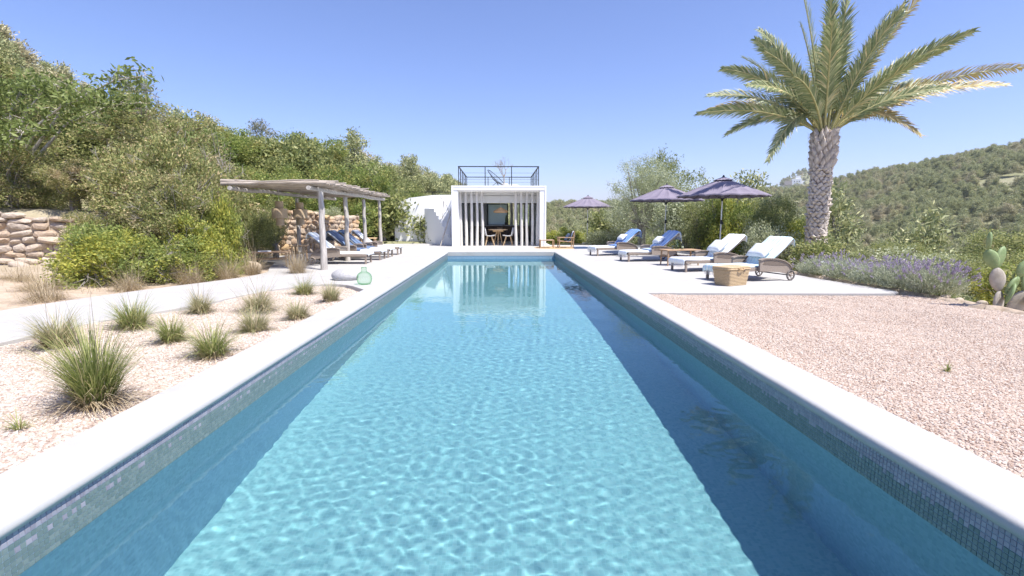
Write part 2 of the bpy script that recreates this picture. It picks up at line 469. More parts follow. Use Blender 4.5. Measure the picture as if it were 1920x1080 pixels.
M['leaf_olive'] = leaf_mat('olive_leaf', [(0, (0.237, 0.273, 0.154)), (.5, (0.435, 0.471, 0.290)), (1, (0.689, 0.707, 0.490))],
                           [(0, (0.182, 0.218, 0.091)), (.5, (0.309, 0.345, 0.163)), (1, (0.490, 0.507, 0.273))], trans=.3)
M['leaf_dark'] = leaf_mat('dark_leaf', [(0, (0.146, 0.185, 0.069)), (.5, (0.291, 0.327, 0.123)), (1, (0.522, 0.512, 0.217))])
M['needle'] = leaf_mat('pine_needle', [(0, (0.194, 0.231, 0.110)), (.5, (0.365, 0.394, 0.191)), (1, (0.617, 0.588, 0.298))],
                       [(0, (0.271, 0.262, 0.160)), (.5, (0.503, 0.459, 0.280)), (1, (0.735, 0.623, 0.440))], pscale=.05, trans=.25)
M['needle_grey'] = leaf_mat('grey_needle', [(0, (0.182, 0.189, 0.140)), (.5, (0.314, 0.321, 0.248)), (1, (0.445, 0.445, 0.346))])
M['palm_leaf'] = leaf_mat('palm_leaflet', [(0, (0.165, 0.215, 0.099)), (.5, (0.314, 0.362, 0.182)), (.85, (0.494, 0.511, 0.296)), (1, (0.725, 0.593, 0.329))], trans=.3, rough=.4)
M['palm_dry'] = leaf_mat('dry_palm_leaflet', [(0, (0.428, 0.314, 0.132)), (.5, (0.626, 0.478, 0.215)), (1, (0.494, 0.494, 0.264))], trans=.3, rough=.45)
M['rachis'] = simple('frond_stalk', (.36, .36, .14), (.50, .44, .22), 10, .5, .1)
M['palm_bark'] = simple('palm_bark', (.42, .355, .30), (.66, .60, .54), 9, .95, .8, .03, detail=8)
M['palm_core'] = simple('palm_core', (.20, .15, .12), (.32, .26, .21), 9, .95, .6, .03)
M['bark'] = simple('grey_bark', (.22, .19, .16), (.40, .37, .33), 9, .95, .7, .02, 'Object', (3, 3, .6), detail=8)
M['bark_pale'] = simple('pale_bark', (.42, .38, .33), (.60, .56, .50), 9, .9, .5, .02, 'Object', (3, 3, .6))
M['grass_green'] = leaf_mat('green_blade', [(0, (0.148, 0.198, 0.050)), (.5, (0.296, 0.346, 0.107)), (.8, (0.461, 0.478, 0.182)), (1, (0.750, 0.626, 0.346))], trans=.35)
M['grass_grey'] = leaf_mat('greyish_blade', [(0, (0.231, 0.248, 0.116)), (.5, (0.395, 0.395, 0.198)), (1, (0.725, 0.609, 0.395))], trans=.35)
M['straw_blade'] = leaf_mat('straw_blade', [(0, (0.340, 0.260, 0.150)), (.5, (0.480, 0.390, 0.250)), (1, (0.600, 0.520, 0.380))], trans=.35)
M['lav_leaf'] = leaf_mat('lavender_leaf', [(0, (0.266, 0.304, 0.190)), (.5, (0.454, 0.492, 0.340)), (1, (0.644, 0.662, 0.492))], trans=.25)
M['lav_bloom'] = leaf_mat('lavender_bloom', [(0, (0.275, 0.211, 0.376)), (.5, (0.440, 0.356, 0.522)), (1, (0.633, 0.528, 0.648))], trans=.25)
M['cactus'] = simple('cactus_pad', (.16, .23, .09), (.28, .36, .17), 6, .55, .3, .01, lo=.3, hi=.7)
M['cactus_old'] = simple('old_cactus_pad', (.30, .27, .22), (.46, .42, .36), 6, .8, .5, .02)
M['hill'] = None
m, nt, b = mat_new('scrub_ground'); M['terrain'] = m
p = world_pos(nt); n1 = noise(nt, p, .05, 6, .6); n2 = noise(nt, p, .6, 8, .7); n3 = noise(nt, p, 7, 5, .7)
c = ramp(nt, n1, [(.35, (.20, .21, .11)), (.58, (.25, .25, .13)), (.74, (.40, .34, .24))])
c = mixc(nt, .45, c, ramp(nt, n2, [(.35, (.16, .18, .09)), (.68, (.33, .30, .19))]))
# close to the terrace the soil is bare and pale
sp = nt.nodes.new('ShaderNodeVectorMath'); sp.operation = 'LENGTH'; nt.links.new(p, sp.inputs[0])
mr = nt.nodes.new('ShaderNodeMapRange'); mr.inputs[1].default_value = 13; mr.inputs[2].default_value = 22; nt.links.new(sp.outputs['Value'], mr.inputs[0])
soil = mixc(nt, .5, ramp(nt, n2, [(.35, (.40, .30, .21)), (.65, (.56, .45, .34))]), ramp(nt, n3, [(.35, (.30, .23, .16)), (.65, (.60, .50, .40))]))
c = mixc(nt, mr.outputs[0], soil, c)
nt.links.new(c, b.inputs['Base Color']); b.inputs['Roughness'].default_value = .97; bump(nt, b, n3, .5, .05)

# ================================================================== SETTING
PX0, PX1, PY0, PY1 = -1.95, 2.03, 0.3, 18.45
WATER_Z, FLOOR_Z = -0.25, -1.45

# ------------------------------------------------------------------ terrain
SK = np.array([(-180, .10), (-120, .25), (-80, .42), (-60, .42), (-47, .285), (-44, .25), (-41, .18), (-36, .105), (-33, .085), (-22.3, .045), (-8.5, .025), (-2, .02), (5.6, .022), (12, .026), (18, .030),
               (26.4, .046), (30, .052), (33, .060), (36, .078), (41, .106), (44, .122), (46.5, .140), (60, .17), (90, .12), (130, .08), (180, .10)])
RD = np.array([(-180, 150), (-60, 105), (-20, 120), (-6, 180), (6, 330), (20, 420), (50, 430), (100, 400), (180, 150)])
VD = np.array([(-180, 0), (-20, 0), (-4, 0), (1, 9), (6, 16), (45, 17), (90, 16), (140, 6), (180, 0)])
def sstep(x): x = np.clip(x, 0, 1); return x * x * (3 - 2 * x)
_rs = np.random.RandomState(5)
_oct = [(_rs.uniform(0, 6.28), _rs.uniform(0, 6.28), _rs.uniform(0, 6.28), l) for l in (90, 55, 34, 21, 13, 8)]
def wob(x, y):
    z = 0
    for a, p1, p2, l in _oct:
        k = 6.283 / l
        z = z + l * .011 * np.sin(k * (x * math.cos(a) + y * math.sin(a)) + p1) * np.sin(k * .8 * (-x * math.sin(a) + y * math.cos(a)) + p2)
    return z
def height(x, y):
    x = np.asarray(x, float); y = np.asarray(y, float)
    r = np.hypot(x, y); a = np.degrees(np.arctan2(x, y))
    S = np.interp(a, SK[:, 0], SK[:, 1]); RR = np.interp(a, RD[:, 0], RD[:, 1]); V = np.interp(a, VD[:, 0], VD[:, 1])
    top = S * RR * np.maximum(np.cos(np.radians(a)), .35)
    r0 = np.where(V > 0, np.minimum(130, RR * .4), 16)
    rise = sstep((r - r0) / (RR - r0)) ** np.where(V > 0, 1.0, .8)
    back = 1 - .45 * sstep((r - RR) / (RR * .9))
    # distance outside the terrace on the valley side
    d = np.maximum(np.maximum(x - 6.9, (y - 25.5) * np.where(x > 1, 1, 0)), 0)
    drop = -V * sstep(d / 48.0) - np.minimum(d, 1.2) * .30 * (V > 0)
    z = drop + rise * (top + V) * back
    z = z + wob(x, y) * sstep((r - 30) / 80)
    # a far second ridge with a house
    g = np.exp(-((a - 31.5) / 4.2) ** 2) * np.exp(-((r - 1250) / 260.0) ** 2) * 112 + np.exp(-((a - 9) / 16) ** 2) * np.exp(-((r - 1500) / 320.0) ** 2) * 62
    z = z + g - 18 * sstep((r - 700) / 500) * (a > 0) * (a < 70)
    # banked ground to the left of the path, up to the dry stone walls
    bank = sstep((-x - 6.6) / 3.0) * .12 * sstep((y + 2) / 6)
    step1 = 1.25 * sstep((-x * .25 + y - 15.0) / .9) * sstep((-x - 9.3) / .8)
    step2 = 1.1 * sstep((-x * .25 + y - 18.6) / .9) * sstep((-x - 9.6) / .8)
    z = z + (bank + step1 + step2) * (a < 0) * (y > -4)
    # hollow under the built terrace
    edge = np.interp(y, [-3, 3.5, 6.4, 8.2, 10.2, 11.3, 12.4, 14.0, 14.8, 20.5, 25.6], [-6.9, -6.75, -6.6, -6.2, -5.4, -5.3, -5.75, -6.3, -7.4, -7.4, -6.3])
    z = z - .045 * (x > -9) * (x < 0) * (y < 27)
    cx = sstep((x - edge - .5) / 1.0) * sstep((6.75 - x) / .7); cy = sstep((y + 6) / 1.0) * sstep((25.2 - y) / 1.0)
    z = z - 2.2 * cx * cy
    return z
NA, NR = 420, 190
ang = np.linspace(-PI, PI, NA, endpoint=False)
rad = np.concatenate([[0.0], 1.2 * (4200 / 1.2) ** (np.linspace(0, 1, NR))])
AA, RRr = np.meshgrid(ang, rad[1:])
X = RRr * np.sin(AA); Y = RRr * np.cos(AA); Z = height(X, Y)
V = np.stack([X, Y, Z], -1).reshape(-1, 3)
V = np.vstack([V, [[0, 0, -2.2]]])
idx = np.arange(NR * NA).reshape(NR, NA); nx = np.roll(idx, -1, 1)
F = np.stack([idx[:-1], idx[1:], nx[1:], nx[:-1]], -1).reshape(-1, 4)
F = F[:, ::-1]
terrain = obj('terrain', mesh_np('terrain', V, F, M['terrain'], True))
tag(terrain, 'dry scrubby ground falling into the valley and rising to hills', 'ground', kind='structure')

# ------------------------------------------------------------------ pool
def quad_mesh(name, quads, mat):
    mb = MB()
    for q in quads: mb.add(q, [(0, 1, 2, 3)])
    return mb.mesh(name, mat)
pool_floor = obj('pool_floor', quad_mesh('pool_floor', [[(PX0, PY0, FLOOR_Z), (PX1, PY0, FLOOR_Z), (PX1, PY1, FLOOR_Z), (PX0, PY1, FLOOR_Z)]], M['floor_tile']))
tag(pool_floor, 'turquoise mosaic floor of the long pool', 'pool floor', kind='structure')
top = -0.02
pw = []
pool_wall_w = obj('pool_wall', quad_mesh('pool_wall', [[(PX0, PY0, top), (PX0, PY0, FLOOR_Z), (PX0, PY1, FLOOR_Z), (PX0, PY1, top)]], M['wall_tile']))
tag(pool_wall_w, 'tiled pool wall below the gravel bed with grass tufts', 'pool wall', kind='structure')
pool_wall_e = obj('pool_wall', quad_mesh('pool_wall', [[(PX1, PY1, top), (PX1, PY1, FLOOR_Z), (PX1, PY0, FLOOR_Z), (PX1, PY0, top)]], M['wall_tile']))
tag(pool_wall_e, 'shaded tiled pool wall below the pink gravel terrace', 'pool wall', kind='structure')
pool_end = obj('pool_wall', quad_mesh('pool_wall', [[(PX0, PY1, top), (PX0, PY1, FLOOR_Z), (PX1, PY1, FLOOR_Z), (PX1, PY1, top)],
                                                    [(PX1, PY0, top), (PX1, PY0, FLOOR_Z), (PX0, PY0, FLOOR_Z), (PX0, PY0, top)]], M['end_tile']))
tag(pool_end, 'tiled end wall of the pool in front of the pool house', 'pool wall', kind='structure')
for o_ in (pool_floor, pool_wall_w, pool_wall_e, pool_end): o_.cycles.is_caustics_receiver = True

# waterline tiles: the nearest as single pieces, the others joined
TS = .0245
def tile_piece(mat):
    mb = MB(); h = TS / 2 - .0011; t = .0032; b = .0014
    P = [(0, -h, -h), (0, h, -h), (0, h, h), (0, -h, h), (t, -h + b, -h + b), (t, h - b, -h + b), (t, h - b, h - b), (t, -h + b, h - b)]
    mb.add(P, [(4, 5, 6, 7), (0, 1, 5, 4), (1, 2, 6, 5), (2, 3, 7, 6), (3, 0, 4, 7)])
    return mb
t_li = tile_piece(0).mesh('tile', M['tile_lilac']); t_gr = tile_piece(0).mesh('tile', M['tile_green'])
tp = tile_piece(0)
TV = np.array(tp.v); TF = np.array(tp.f)
ROWS = 8
def tile_wall(wall, xw, sgn, ystart, ncol_single, yend):
    rs = np.random.RandomState(3 + sgn)
    ncol = int((yend - ystart) / TS)
    acc = {0: ([], []), 1: ([], [])}
    for c in range(ncol):
        y = ystart + (c + .5) * TS
        for r_ in range(ROWS):
            z = -.058 - (r_ + .5) * TS
            lil = 1 if r_ < (3 if sgn < 0 else 2) or (r_ == 3 and rs.rand() < .3) else 0
            if c < ncol_single:
                o = obj('tile', t_li if lil else t_gr, wall, loc=(xw, y, z), rot=(0, 0, 0 if sgn > 0 else PI))
            else:
                vv = TV * np.array([sgn, sgn, 1]) + np.array([xw, y, z])
                L = acc[lil]; b0 = 8 * len(L[0]); L[0].append(vv); L[1].append(TF + b0)
    for lil, (vl, fl) in acc.items():
        o = obj('tile_rows', mesh_np('tile_rows', np.vstack(vl), np.vstack(fl), M['tile_lilac' if lil else 'tile_green']), wall)
        o['kind'] = 'stuff'
tile_wall(pool_wall_w, PX0, 1, 1.75, 18, PY1 - .02)
tile_wall(pool_wall_e, PX1, -1, 1.65, 18, PY1 - .02)

# water surface with small real ripples
nxw, nyw = 300, 1100
Xw = np.linspace(PX0 - .01, PX1 + .01, nxw)
Yw = PY0 - .01 + (PY1 - PY0 + .02) * np.linspace(0, 1, nyw) ** 1.35
XX, YY = np.meshgrid(Xw, Yw)
rs = np.random.RandomState(11); Zw = np.zeros_like(XX)
for i in range(60):
    lam = rs.uniform(.05, .15) if i < 50 else rs.uniform(.3, .9)
    k = 2 * PI / lam; th = rs.normal(1.2, .9)
    Zw += np.sin(k * (XX * math.cos(th) + YY * math.sin(th)) + rs.uniform(0, 6.28)) * .000084 * (lam / .13) ** 1.5 * (1 if i < 50 else .35)
patch = .62 * (1 - .5 * np.clip((YY - 6) / 6, 0, 1)) * (.85 + .35 * np.sin(XX * 1.1 + YY * .5 + .4) * np.sin(YY * .7 - XX * .4))
Zw = Zw * patch + WATER_Z
V = np.stack([XX, YY, Zw], -1).reshape(-1, 3); idx = np.arange(nxw * nyw).reshape(nyw, nxw)
F = np.stack([idx[:-1, :-1], idx[:-1, 1:], idx[1:, 1:], idx[1:, :-1]], -1).reshape(-1, 4)
water = obj('water', mesh_np('water', V, F, M['water'], True))
tag(water, 'clear turquoise rippled water of the long swimming pool', 'water', kind='structure')
water.cycles.is_caustics_caster = True

# ------------------------------------------------------------------ coping and deck
def coping(name, x_in, x_out, y0, y1, sgn, label):
    """rounded cast edge; x_in overhangs the water a little"""
    w = x_out - x_in
    rs = np.random.RandomState(int(abs(x_in) * 100))
    prof = [(0, -.058), (0, -.034), (.006, -.014), (.018, -.004), (.04, 0), (1, 0)]
    n = int((y1 - y0) / .22) + 1
    ys = np.linspace(y0, y1, n); V = []; F = []
    wv = np.cumsum(rs.normal(0, .0011, n)); wv -= np.linspace(wv[0], wv[-1], n)
    for i, y in enumerate(ys):
        for (u, z) in prof:
            x = (x_in + sgn * (u + wv[i])) if u < 1 else x_out
            V.append((x, y, z + (wv[i] * .4 if 0 < u < 1 else 0)))
        V.append((x_out, y, -.14)); V.append((x_in + sgn * .03, y, -.058))
    m = len(prof) + 2
    for i in range(n - 1):
        for k in range(m - 1):
            q = (i * m + k, i * m + k + 1, (i + 1) * m + k + 1, (i + 1) * m + k)
            F.append(q if sgn < 0 else q[::-1])
        q = (i * m, (i + 1) * m, (i + 1) * m + m - 1, i * m + m - 1)
        F.append(q if sgn < 0 else q[::-1])
    me = mesh_np(name, V, F, M['coping'])
    me.polygons.foreach_set('use_smooth', [(k % m) < 4 for k in range(len(F))])
    o = obj(name, me); tag(o, label, 'pool edge', kind='structure'); return o
coping('pool_coping', PX0 + .012, -2.33, PY0, PY1, -1, 'white rounded pool edge beside the grass tufts')
coping('pool_coping', PX1 - .012, 2.39, PY0, PY1, 1, 'white rounded pool edge beside the pink gravel')
mb = MB()
mb.box((( -2.33 + 2.39) / 2, PY1 + .2 - .006, -.07), (4.72, .4, .14))
tag(mb.build('pool_coping', M['coping']), 'white pool edge in front of the pool house', 'pool edge', kind='structure')

def slab(name, poly, z1, z0, mat, label, cat, bev=.03):
    import bmesh
    bm = bmesh.new()
    vs_ = [bm.verts.new((x, y, z0)) for x, y in poly]
    f = bm.faces.new(vs_)
    if f.calc_area() and f.normal.z > 0: f.normal_flip()
    f.normal_update()
    ext = bmesh.ops.extrude_face_region(bm, geom=[f])
    up = [g for g in ext['geom'] if isinstance(g, bmesh.types.BMVert)]
    for v in up: v.co.z = z1
    bmesh.ops.recalc_face_normals(bm, faces=bm.faces)
    if bev:
        ed = [e for e in bm.edges if all(abs(v.co.z - z1) < 1e-5 for v in e.verts) and not all(min(abs(v.co.x + 2.331), abs(v.co.x - 2.391)) < .004 for v in e.verts)]
        bmesh.ops.bevel(bm, geom=ed, offset=bev, segments=3, affect='EDGES', profile=.5)
    me = bpy.data.meshes.new(name); bm.to_mesh(me); bm.free()
    me.materials.append(mat)
    o = obj(name, me); tag(o, label, cat, kind='structure'); return o
def smooth_poly(P, it=2):
    for _ in range(it):
        Q = []
        for i in range(len(P)):
            a, b = P[i], P[(i + 1) % len(P)]
            Q += [(a[0] * .75 + b[0] * .25, a[1] * .75 + b[1] * .25), (a[0] * .25 + b[0] * .75, a[1] * .25 + b[1] * .75)]
        P = Q
    return P
def chaikin(P, it=2):
    for _ in range(it):
        Q = [P[0]]
        for a, b in zip(P[:-1], P[1:]):
            Q += [(a[0] * .75 + b[0] * .25, a[1] * .75 + b[1] * .25), (a[0] * .25 + b[0] * .75, a[1] * .25 + b[1] * .75)]
        P = Q + [P[-1]]
    return P
# curved inner and outer edge of the path that leaves the deck
path_in = chaikin([(-2.331, 8.45), (-2.9, 9.25), (-3.6, 9.2), (-4.1, 8.0), (-4.2, 7.0), (-4.75, 5.9), (-4.85, 4.8), (-5.0, 3.0), (-5.2, -3.0)])
path_out = chaikin([(-6.9, -3.0), (-6.75, 3.5), (-6.6, 6.4), (-6.2, 8.2), (-5.35, 10.2), (-5.25, 11.3), (-5.75, 12.4), (-6.3, 14.0)])
left_deck = path_in + path_out + [(-7.4, 14.6), (-7.4, 20.5), (-6.3, 25.6), (-5.0, 27.4), (-2.4, 27.6), (-2.331, 25)]
slab('paved_path', left_deck, 0.0, -.6, M['deck'], 'pale poured paving and curving path left of the pool', 'paving', .012)
right_deck = [(2.391, 8.0)] + chaikin([(2.6, 8.0), (6.2, 7.82), (6.62, 7.9), (6.58, 8.4), (6.38, 10.3), (6.5, 12.2), (7.2, 14.5), (7.3, 23.6)]) + [(2.391, 23.6)]
slab('paved_deck', right_deck, 0.0, -.6, M['deck'], 'pale poured sun deck under the loungers and parasols', 'paving', .015)
slab('paved_deck', [(-2.33, PY1 + .395), (2.39, PY1 + .395), (2.39, 26.5), (-2.33, 26.5)], 0.0, -.6, M['deck'], 'pale paving between the pool end and the pool house', 'paving', 0)
slab('paved_deck', [(-5.0, -5.5), (6.7, -5.5), (6.7, -1.5), (2.39, -1.5), (2.39, PY0 - .003), (-2.33, PY0 - .003), (-2.33, -1.5), (-5.0, -1.5)], 0.0, -.6, M['deck'], 'pale paving at the near end of the pool', 'paving', 0)

# ------------------------------------------------------------------ gravel with real pebbles
def scatter_pebbles(name, density, rmin, rmax, mat, seed):
    ng = bpy.data.node_groups.new(name + '_scatter', 'GeometryNodeTree')
    ng.interface.new_socket('Geometry', in_out='INPUT', socket_type='NodeSocketGeometry')
    ng.interface.new_socket('Geometry', in_out='OUTPUT', socket_type='NodeSocketGeometry')
    N = ng.nodes; L = ng.links
    gi = N.new('NodeGroupInput'); go = N.new('NodeGroupOutput')
    dp = N.new('GeometryNodeDistributePointsOnFaces'); dp.inputs['Density'].default_value = density; dp.inputs['Seed'].default_value = seed
    L.new(gi.outputs[0], dp.inputs['Mesh'])
    ico = N.new('GeometryNodeMeshIcoSphere'); ico.inputs['Radius'].default_value = 1.0; ico.inputs['Subdivisions'].default_value = 1
    pos = N.new('GeometryNodeSetPosition')
    nz = N.new('ShaderNodeTexNoise'); nz.inputs['Scale'].default_value = 1.1
    sub = N.new('ShaderNodeVectorMath'); sub.operation = 'SUBTRACT'; sub.inputs[1].default_value = (.5, .5, .5)
    mul = N.new('ShaderNodeVectorMath'); mul.operation = 'SCALE'; mul.inputs['Scale'].default_value = 1.1
    L.new(nz.outputs['Color'], sub.inputs[0]); L.new(sub.outputs[0], mul.inputs[0]); L.new(mul.outputs[0], pos.inputs['Offset'])
    L.new(ico.outputs[0], pos.inputs['Geometry'])
    sm = N.new('GeometryNodeSetMaterial'); sm.inputs['Material'].default_value = mat
    L.new(pos.outputs[0], sm.inputs[0])
    ip = N.new('GeometryNodeInstanceOnPoints')
    L.new(dp.outputs['Points'], ip.inputs['Points']); L.new(sm.outputs[0], ip.inputs['Instance'])
    rv = N.new('FunctionNodeRandomValue'); rv.data_type = 'FLOAT_VECTOR'
    rv.inputs[0].default_value = (rmin, rmin, rmin * .6); rv.inputs[1].default_value = (rmax, rmax, rmax * .7)
    L.new(rv.outputs[0], ip.inputs['Scale'])
    rr = N.new('FunctionNodeRandomValue'); rr.data_type = 'FLOAT_VECTOR'; rr.inputs[0].default_value = (-.5, -.5, 0); rr.inputs[1].default_value = (.5, .5, 6.28)
    rr.inputs['Seed'].default_value = 7
    L.new(rr.outputs[0], ip.inputs['Rotation'])
    jn = N.new('GeometryNodeJoinGeometry')
    L.new(gi.outputs[0], jn.inputs[0]); L.new(ip.outputs[0], jn.inputs[0])
    L.new(jn.outputs[0], go.inputs[0])
    return ng
def gravel(name, poly, z, mat, density, rmin, rmax, pm, label, seed, mounds=.06):
    import bmesh
    bm = bmesh.new()
    f = bm.faces.new([bm.verts.new((x, y, z)) for x, y in poly])
    if f.normal.z < 0: f.normal_flip()
    bmesh.ops.triangulate(bm, faces=bm.faces)
    for _ in range(4):
        long = [e for e in bm.edges if e.calc_length() > .45]
        if not long: break
        bmesh.ops.subdivide_edges(bm, edges=long, cuts=1)
        bmesh.ops.triangulate(bm, faces=[f for f in bm.faces if len(f.verts) > 3])
    for v in bm.verts:
        if not v.is_boundary: v.co.z += mounds * .5 * (math.sin(v.co.x * 2.1 + v.co.y * .8) * math.sin(v.co.y * 1.7 - v.co.x) + .3 * math.sin(7 * v.co.x + 5 * v.co.y))
    bm.normal_update()
    me = bpy.data.meshes.new(name); bm.to_mesh(me); bm.free()
    me.materials.append(mat)
    o = obj(name, me); tag(o, label, 'gravel', kind='stuff')
    md = o.modifiers.new('pebbles', 'NODES'); md.node_group = scatter_pebbles(name, density, rmin, rmax, pm, seed)
    return o
gr_poly = [(2.391, .2), (2.391, 7.995)] + [(x, y + .0) for x, y in [(6.3, 7.80), (6.75, 7.9), (6.85, 7.3), (6.95, 6.4), (7.05, 4.5), (7.1, 2.0), (7.1, -1.45), (2.391, -1.45)]]
gravel('gravel', gr_poly, -.045, M['gravel_bed'], 5200, .006, .0135, M['pebble'], 'pinkish beige gravel terrace right of the pool', 2)
gl_poly = [(-2.331, -1.45), (-2.331, 9.6), (-4.0, 9.6)] + [(x - .25, y) for x, y in path_in if y < 8.6 and x < -3.5] + [(-5.5, -1.45)]
gravel('gravel', gl_poly, -.05, M['gravel_bed'], 3800, .006, .0165, M['pebble_pale'], 'pale pink gravel bed planted with grass tufts', 4)

# ================================================================== POOL HOUSE
HX0, HX1, HY0, HYB, HZ = -2.17, 2.07, 22.5, 28.6, 2.70
house = thing('pool_house', 'white cubic pool house with tree trunk columns at the pool end', 'building', (0, 0, 0))
IX0, IX1, IZ, DY = -1.86, 1.77, 2.44, .42                 # splayed opening
mb = MB()   # splayed frame as one cast surround
oz, iz = HZ, IZ
P = [(HX0, HY0, 0), (HX0, HY0, oz), (HX1, HY0, oz), (HX1, HY0, 0),
     (HX0 + .07, HY0, 0), (HX0 + .07, HY0, oz - .07), (HX1 - .07, HY0, oz - .07), (HX1 - .07, HY0, 0),
     (IX0, HY0 + DY, 0), (IX0, HY0 + DY, iz), (IX1, HY0 + DY, iz), (IX1, HY0 + DY, 0),
     (IX0, HY0 + 1.3, 0), (IX0, HY0 + 1.3, iz), (IX1, HY0 + 1.3, iz), (IX1, HY0 + 1.3, 0)]
F = []
for b in (0, 4, 8):
    for k in range(3): F.append((b + k, b + k + 1, b + k + 5, b + k + 4)[::-1])
mb.add(P, F)
mb.build('front_surround', M['plaster'], house)
mb = MB()
mb.box(((HX0 + HX1) / 2, (HY0 + HYB) / 2, HZ - .1), (HX1 - HX0 - .004, HYB - HY0 - .02, .196)); mb.build('roof_slab', M['plaster'], house)
for x0, x1 in ((HX0 + .001, HX0 + .28), (HX1 - .28, HX1 - .001)):
    MB().box(((x0 + x1) / 2, (HY0 + .02 + HYB) / 2, 1.25), (x1 - x0, HYB - HY0 - .04, 2.496)).build('side_wall', M['plaster'], house)
# rear wall with a wide opening
by = HYB - .15
MB().box((-1.30, by, 1.25), (1.18, .24, 2.49)).box((1.72, by, 1.25), (.14, .24, 2.49)).box((.38, by, 2.32), (2.58, .24, .35)).box((.38, by, .46), (2.58, .24, .92)).build('rear_wall', M['interior'], house)
MB().box((-.05, (HY0 + HYB) / 2 + .6, 2.33), (3.66, 4.7, .02)).build('ceiling', M['interior'], house)
MB().box((-.05, HY0 + 3.6, .012), (3.66, 4.6, .02)).build('floor_slab', M['interior'], house)
# lintel above the glazing
MB().box((-.045, HY0 + 1.38, 2.21), (3.64, .16, .46)).build('lintel', M['plaster'], house)
# glazing left and right of the central opening
for x0, x1 in ((-1.845, -.82), (.73, 1.755)):
    g_ = MB().box(((x0 + x1) / 2, HY0 + 1.4, 1.0), (x1 - x0, .012, 1.94)).build('glass_panel', M['pane'], house)
    f = MB()
    for x in (x0 + .02, x1 - .02): f.box((x, HY0 + 1.4, 1.0), (.04, .05, 1.94))
    f.box(((x0 + x1) / 2, HY0 + 1.4, .03), (x1 - x0 - .08, .05, .05)).box(((x0 + x1) / 2, HY0 + 1.4, 1.945), (x1 - x0 - .08, .05, .05))
    f.build('frame', M['black_metal'], g_)
# tree-trunk columns
random.seed(4)
for x in (-1.80, -1.56, -1.31, -1.06, -.82, .72, .98, 1.23, 1.48, 1.72):
    pts = []; rr = []
    ph = random.random() * 6; am = random.uniform(.008, .022)
    for i in range(10):
        t = i / 9
        pts.append((x + am * math.sin(ph + t * 4.2), HY0 + .52 + am * math.cos(ph + t * 3.1), t * 2.435))
        rr.append((.068 - .014 * t) * random.uniform(.93, 1.07))
    MB().tube(pts, rr, 10).build('column', M['column_wood'], house)
# window in the rear wall
wf = MB()
wx0, wx1, wz0, wz1 = -.70, .42, .93, 2.08
wy = by - .16
w_ = MB().box(((wx0 + wx1) / 2, wy + .02, (wz0 + wz1) / 2), (wx1 - wx0, .015, wz1 - wz0)).build('window', M['frosted'], house)
for x in (wx0, wx1): wf.box((x, wy, (wz0 + wz1) / 2), (.06, .08, wz1 - wz0 + .06))
for z in (wz0 - .03, wz1): wf.box(((wx0 + wx1) / 2, wy, z), (wx1 - wx0 - .06, .08, .06))
wf.build('frame', M['black_metal'], w_)
# trunks standing in the rear opening
for x in (.64, .90, 1.16, 1.42):
    MB().tube([(x, by + .05, .92), (x + .02, by + .04, 1.5), (x - .01, by + .05, 2.15)], [.085, .08, .075], 8).build('column', M['column_wood'], house)
# roof railing
rail = MB().box((0, 0, 0), (.001, .001, .001))
RX0, RX1, RY0, RY1, RZ = -1.86, 1.74, HY0 + .35, HYB - .25, HZ + .86
rl = MB()
tr = .017
rl.box(((RX0 + RX1) / 2, RY0, RZ), (RX1 - RX0 + .05, .05, .04))
rl.box(((RX0 + RX1) / 2, RY1, RZ), (RX1 - RX0 + .05, .05, .04))
for x in (RX0, RX1): rl.box((x, (RY0 + RY1) / 2, RZ), (.05, RY1 - RY0 - .05, .04))
railing = rl.build('railing', M['black_metal'], house)
for z in (HZ + .30, HZ + .58):
    q = MB()
    for y in (RY0, RY1): q.tube([(RX0, y, z), (RX1, y, z)], .005, 5)
    for x in (RX0, RX1): q.tube([(x, RY0, z), (x, RY1, z)], .005, 5)
    q.build('wire', M['black_metal'], railing)
posts = [(x, y) for y in (RY0, RY1) for x in (RX0, RX0 + 1.19, RX0 + 2.38, RX1)] + [(x, RY0 + (RY1 - RY0) * t) for x in (RX0, RX1) for t in (.2, .4, .6, .8)]
pm = MB().box((0, 0, .43), (.036, .036, .86)).mesh('railing_post', M['black_metal'])
for x, y in posts: obj('railing_post', pm, railing, loc=(x, y, HZ))

# white garden wall and stair left of the house
garden = thing('garden_wall', 'white rendered wall joining the left flank of the pool house', 'wall', (0, 0, 0))
MB().prism_y([(-5.4, 0), (-2.175, 0), (-2.175, 2.46), (-3.4, 2.44), (-4.6, 2.3), (-5.4, 2.0)], 25.7, 25.95).build('wall', M['plaster'], garden)
MB().box((-4.02, 25.69, .95), (.12, .05, .36)).build('slot_window', M['dark_void'], garden)
q = MB()
q.box((-3.9, 28.6, 2.75), (3.4, .04, .04))
for x in (-5.6, -5.0, -3.8, -2.3): q.box((x, 28.6, 2.2), (.035, .035, 1.1))
for x in (-5.6, -3.8, -2.3): q.tube([(x, 28.6, 2.45), (x, 28.6, 2.46)], .01, 5)
q.tube([(-5.6, 28.6, 2.45), (-2.2, 28.6, 2.5)], .006, 5).tube([(-5.6, 28.6, 2.15), (-2.2, 28.6, 2.2)], .006, 5)
q.build('railing', M['black_metal'], garden)
stair = thing('outdoor_stair', 'white stepped stair flank in half shade beside the pool house', 'stairs', (-2.22, 23.75, 0), R(-47))
NS = 10
prof = [(0, 0)]
for k in range(NS):
    prof += [(-.12 - k * .155, k * .175), (-.12 - k * .155, (k + 1) * .175)]
prof += [(-2.35, NS * .175), (-2.35, 0)]
MB().prism_y(prof[::-1], 0, .85).build('flank', M['plaster'], stair)
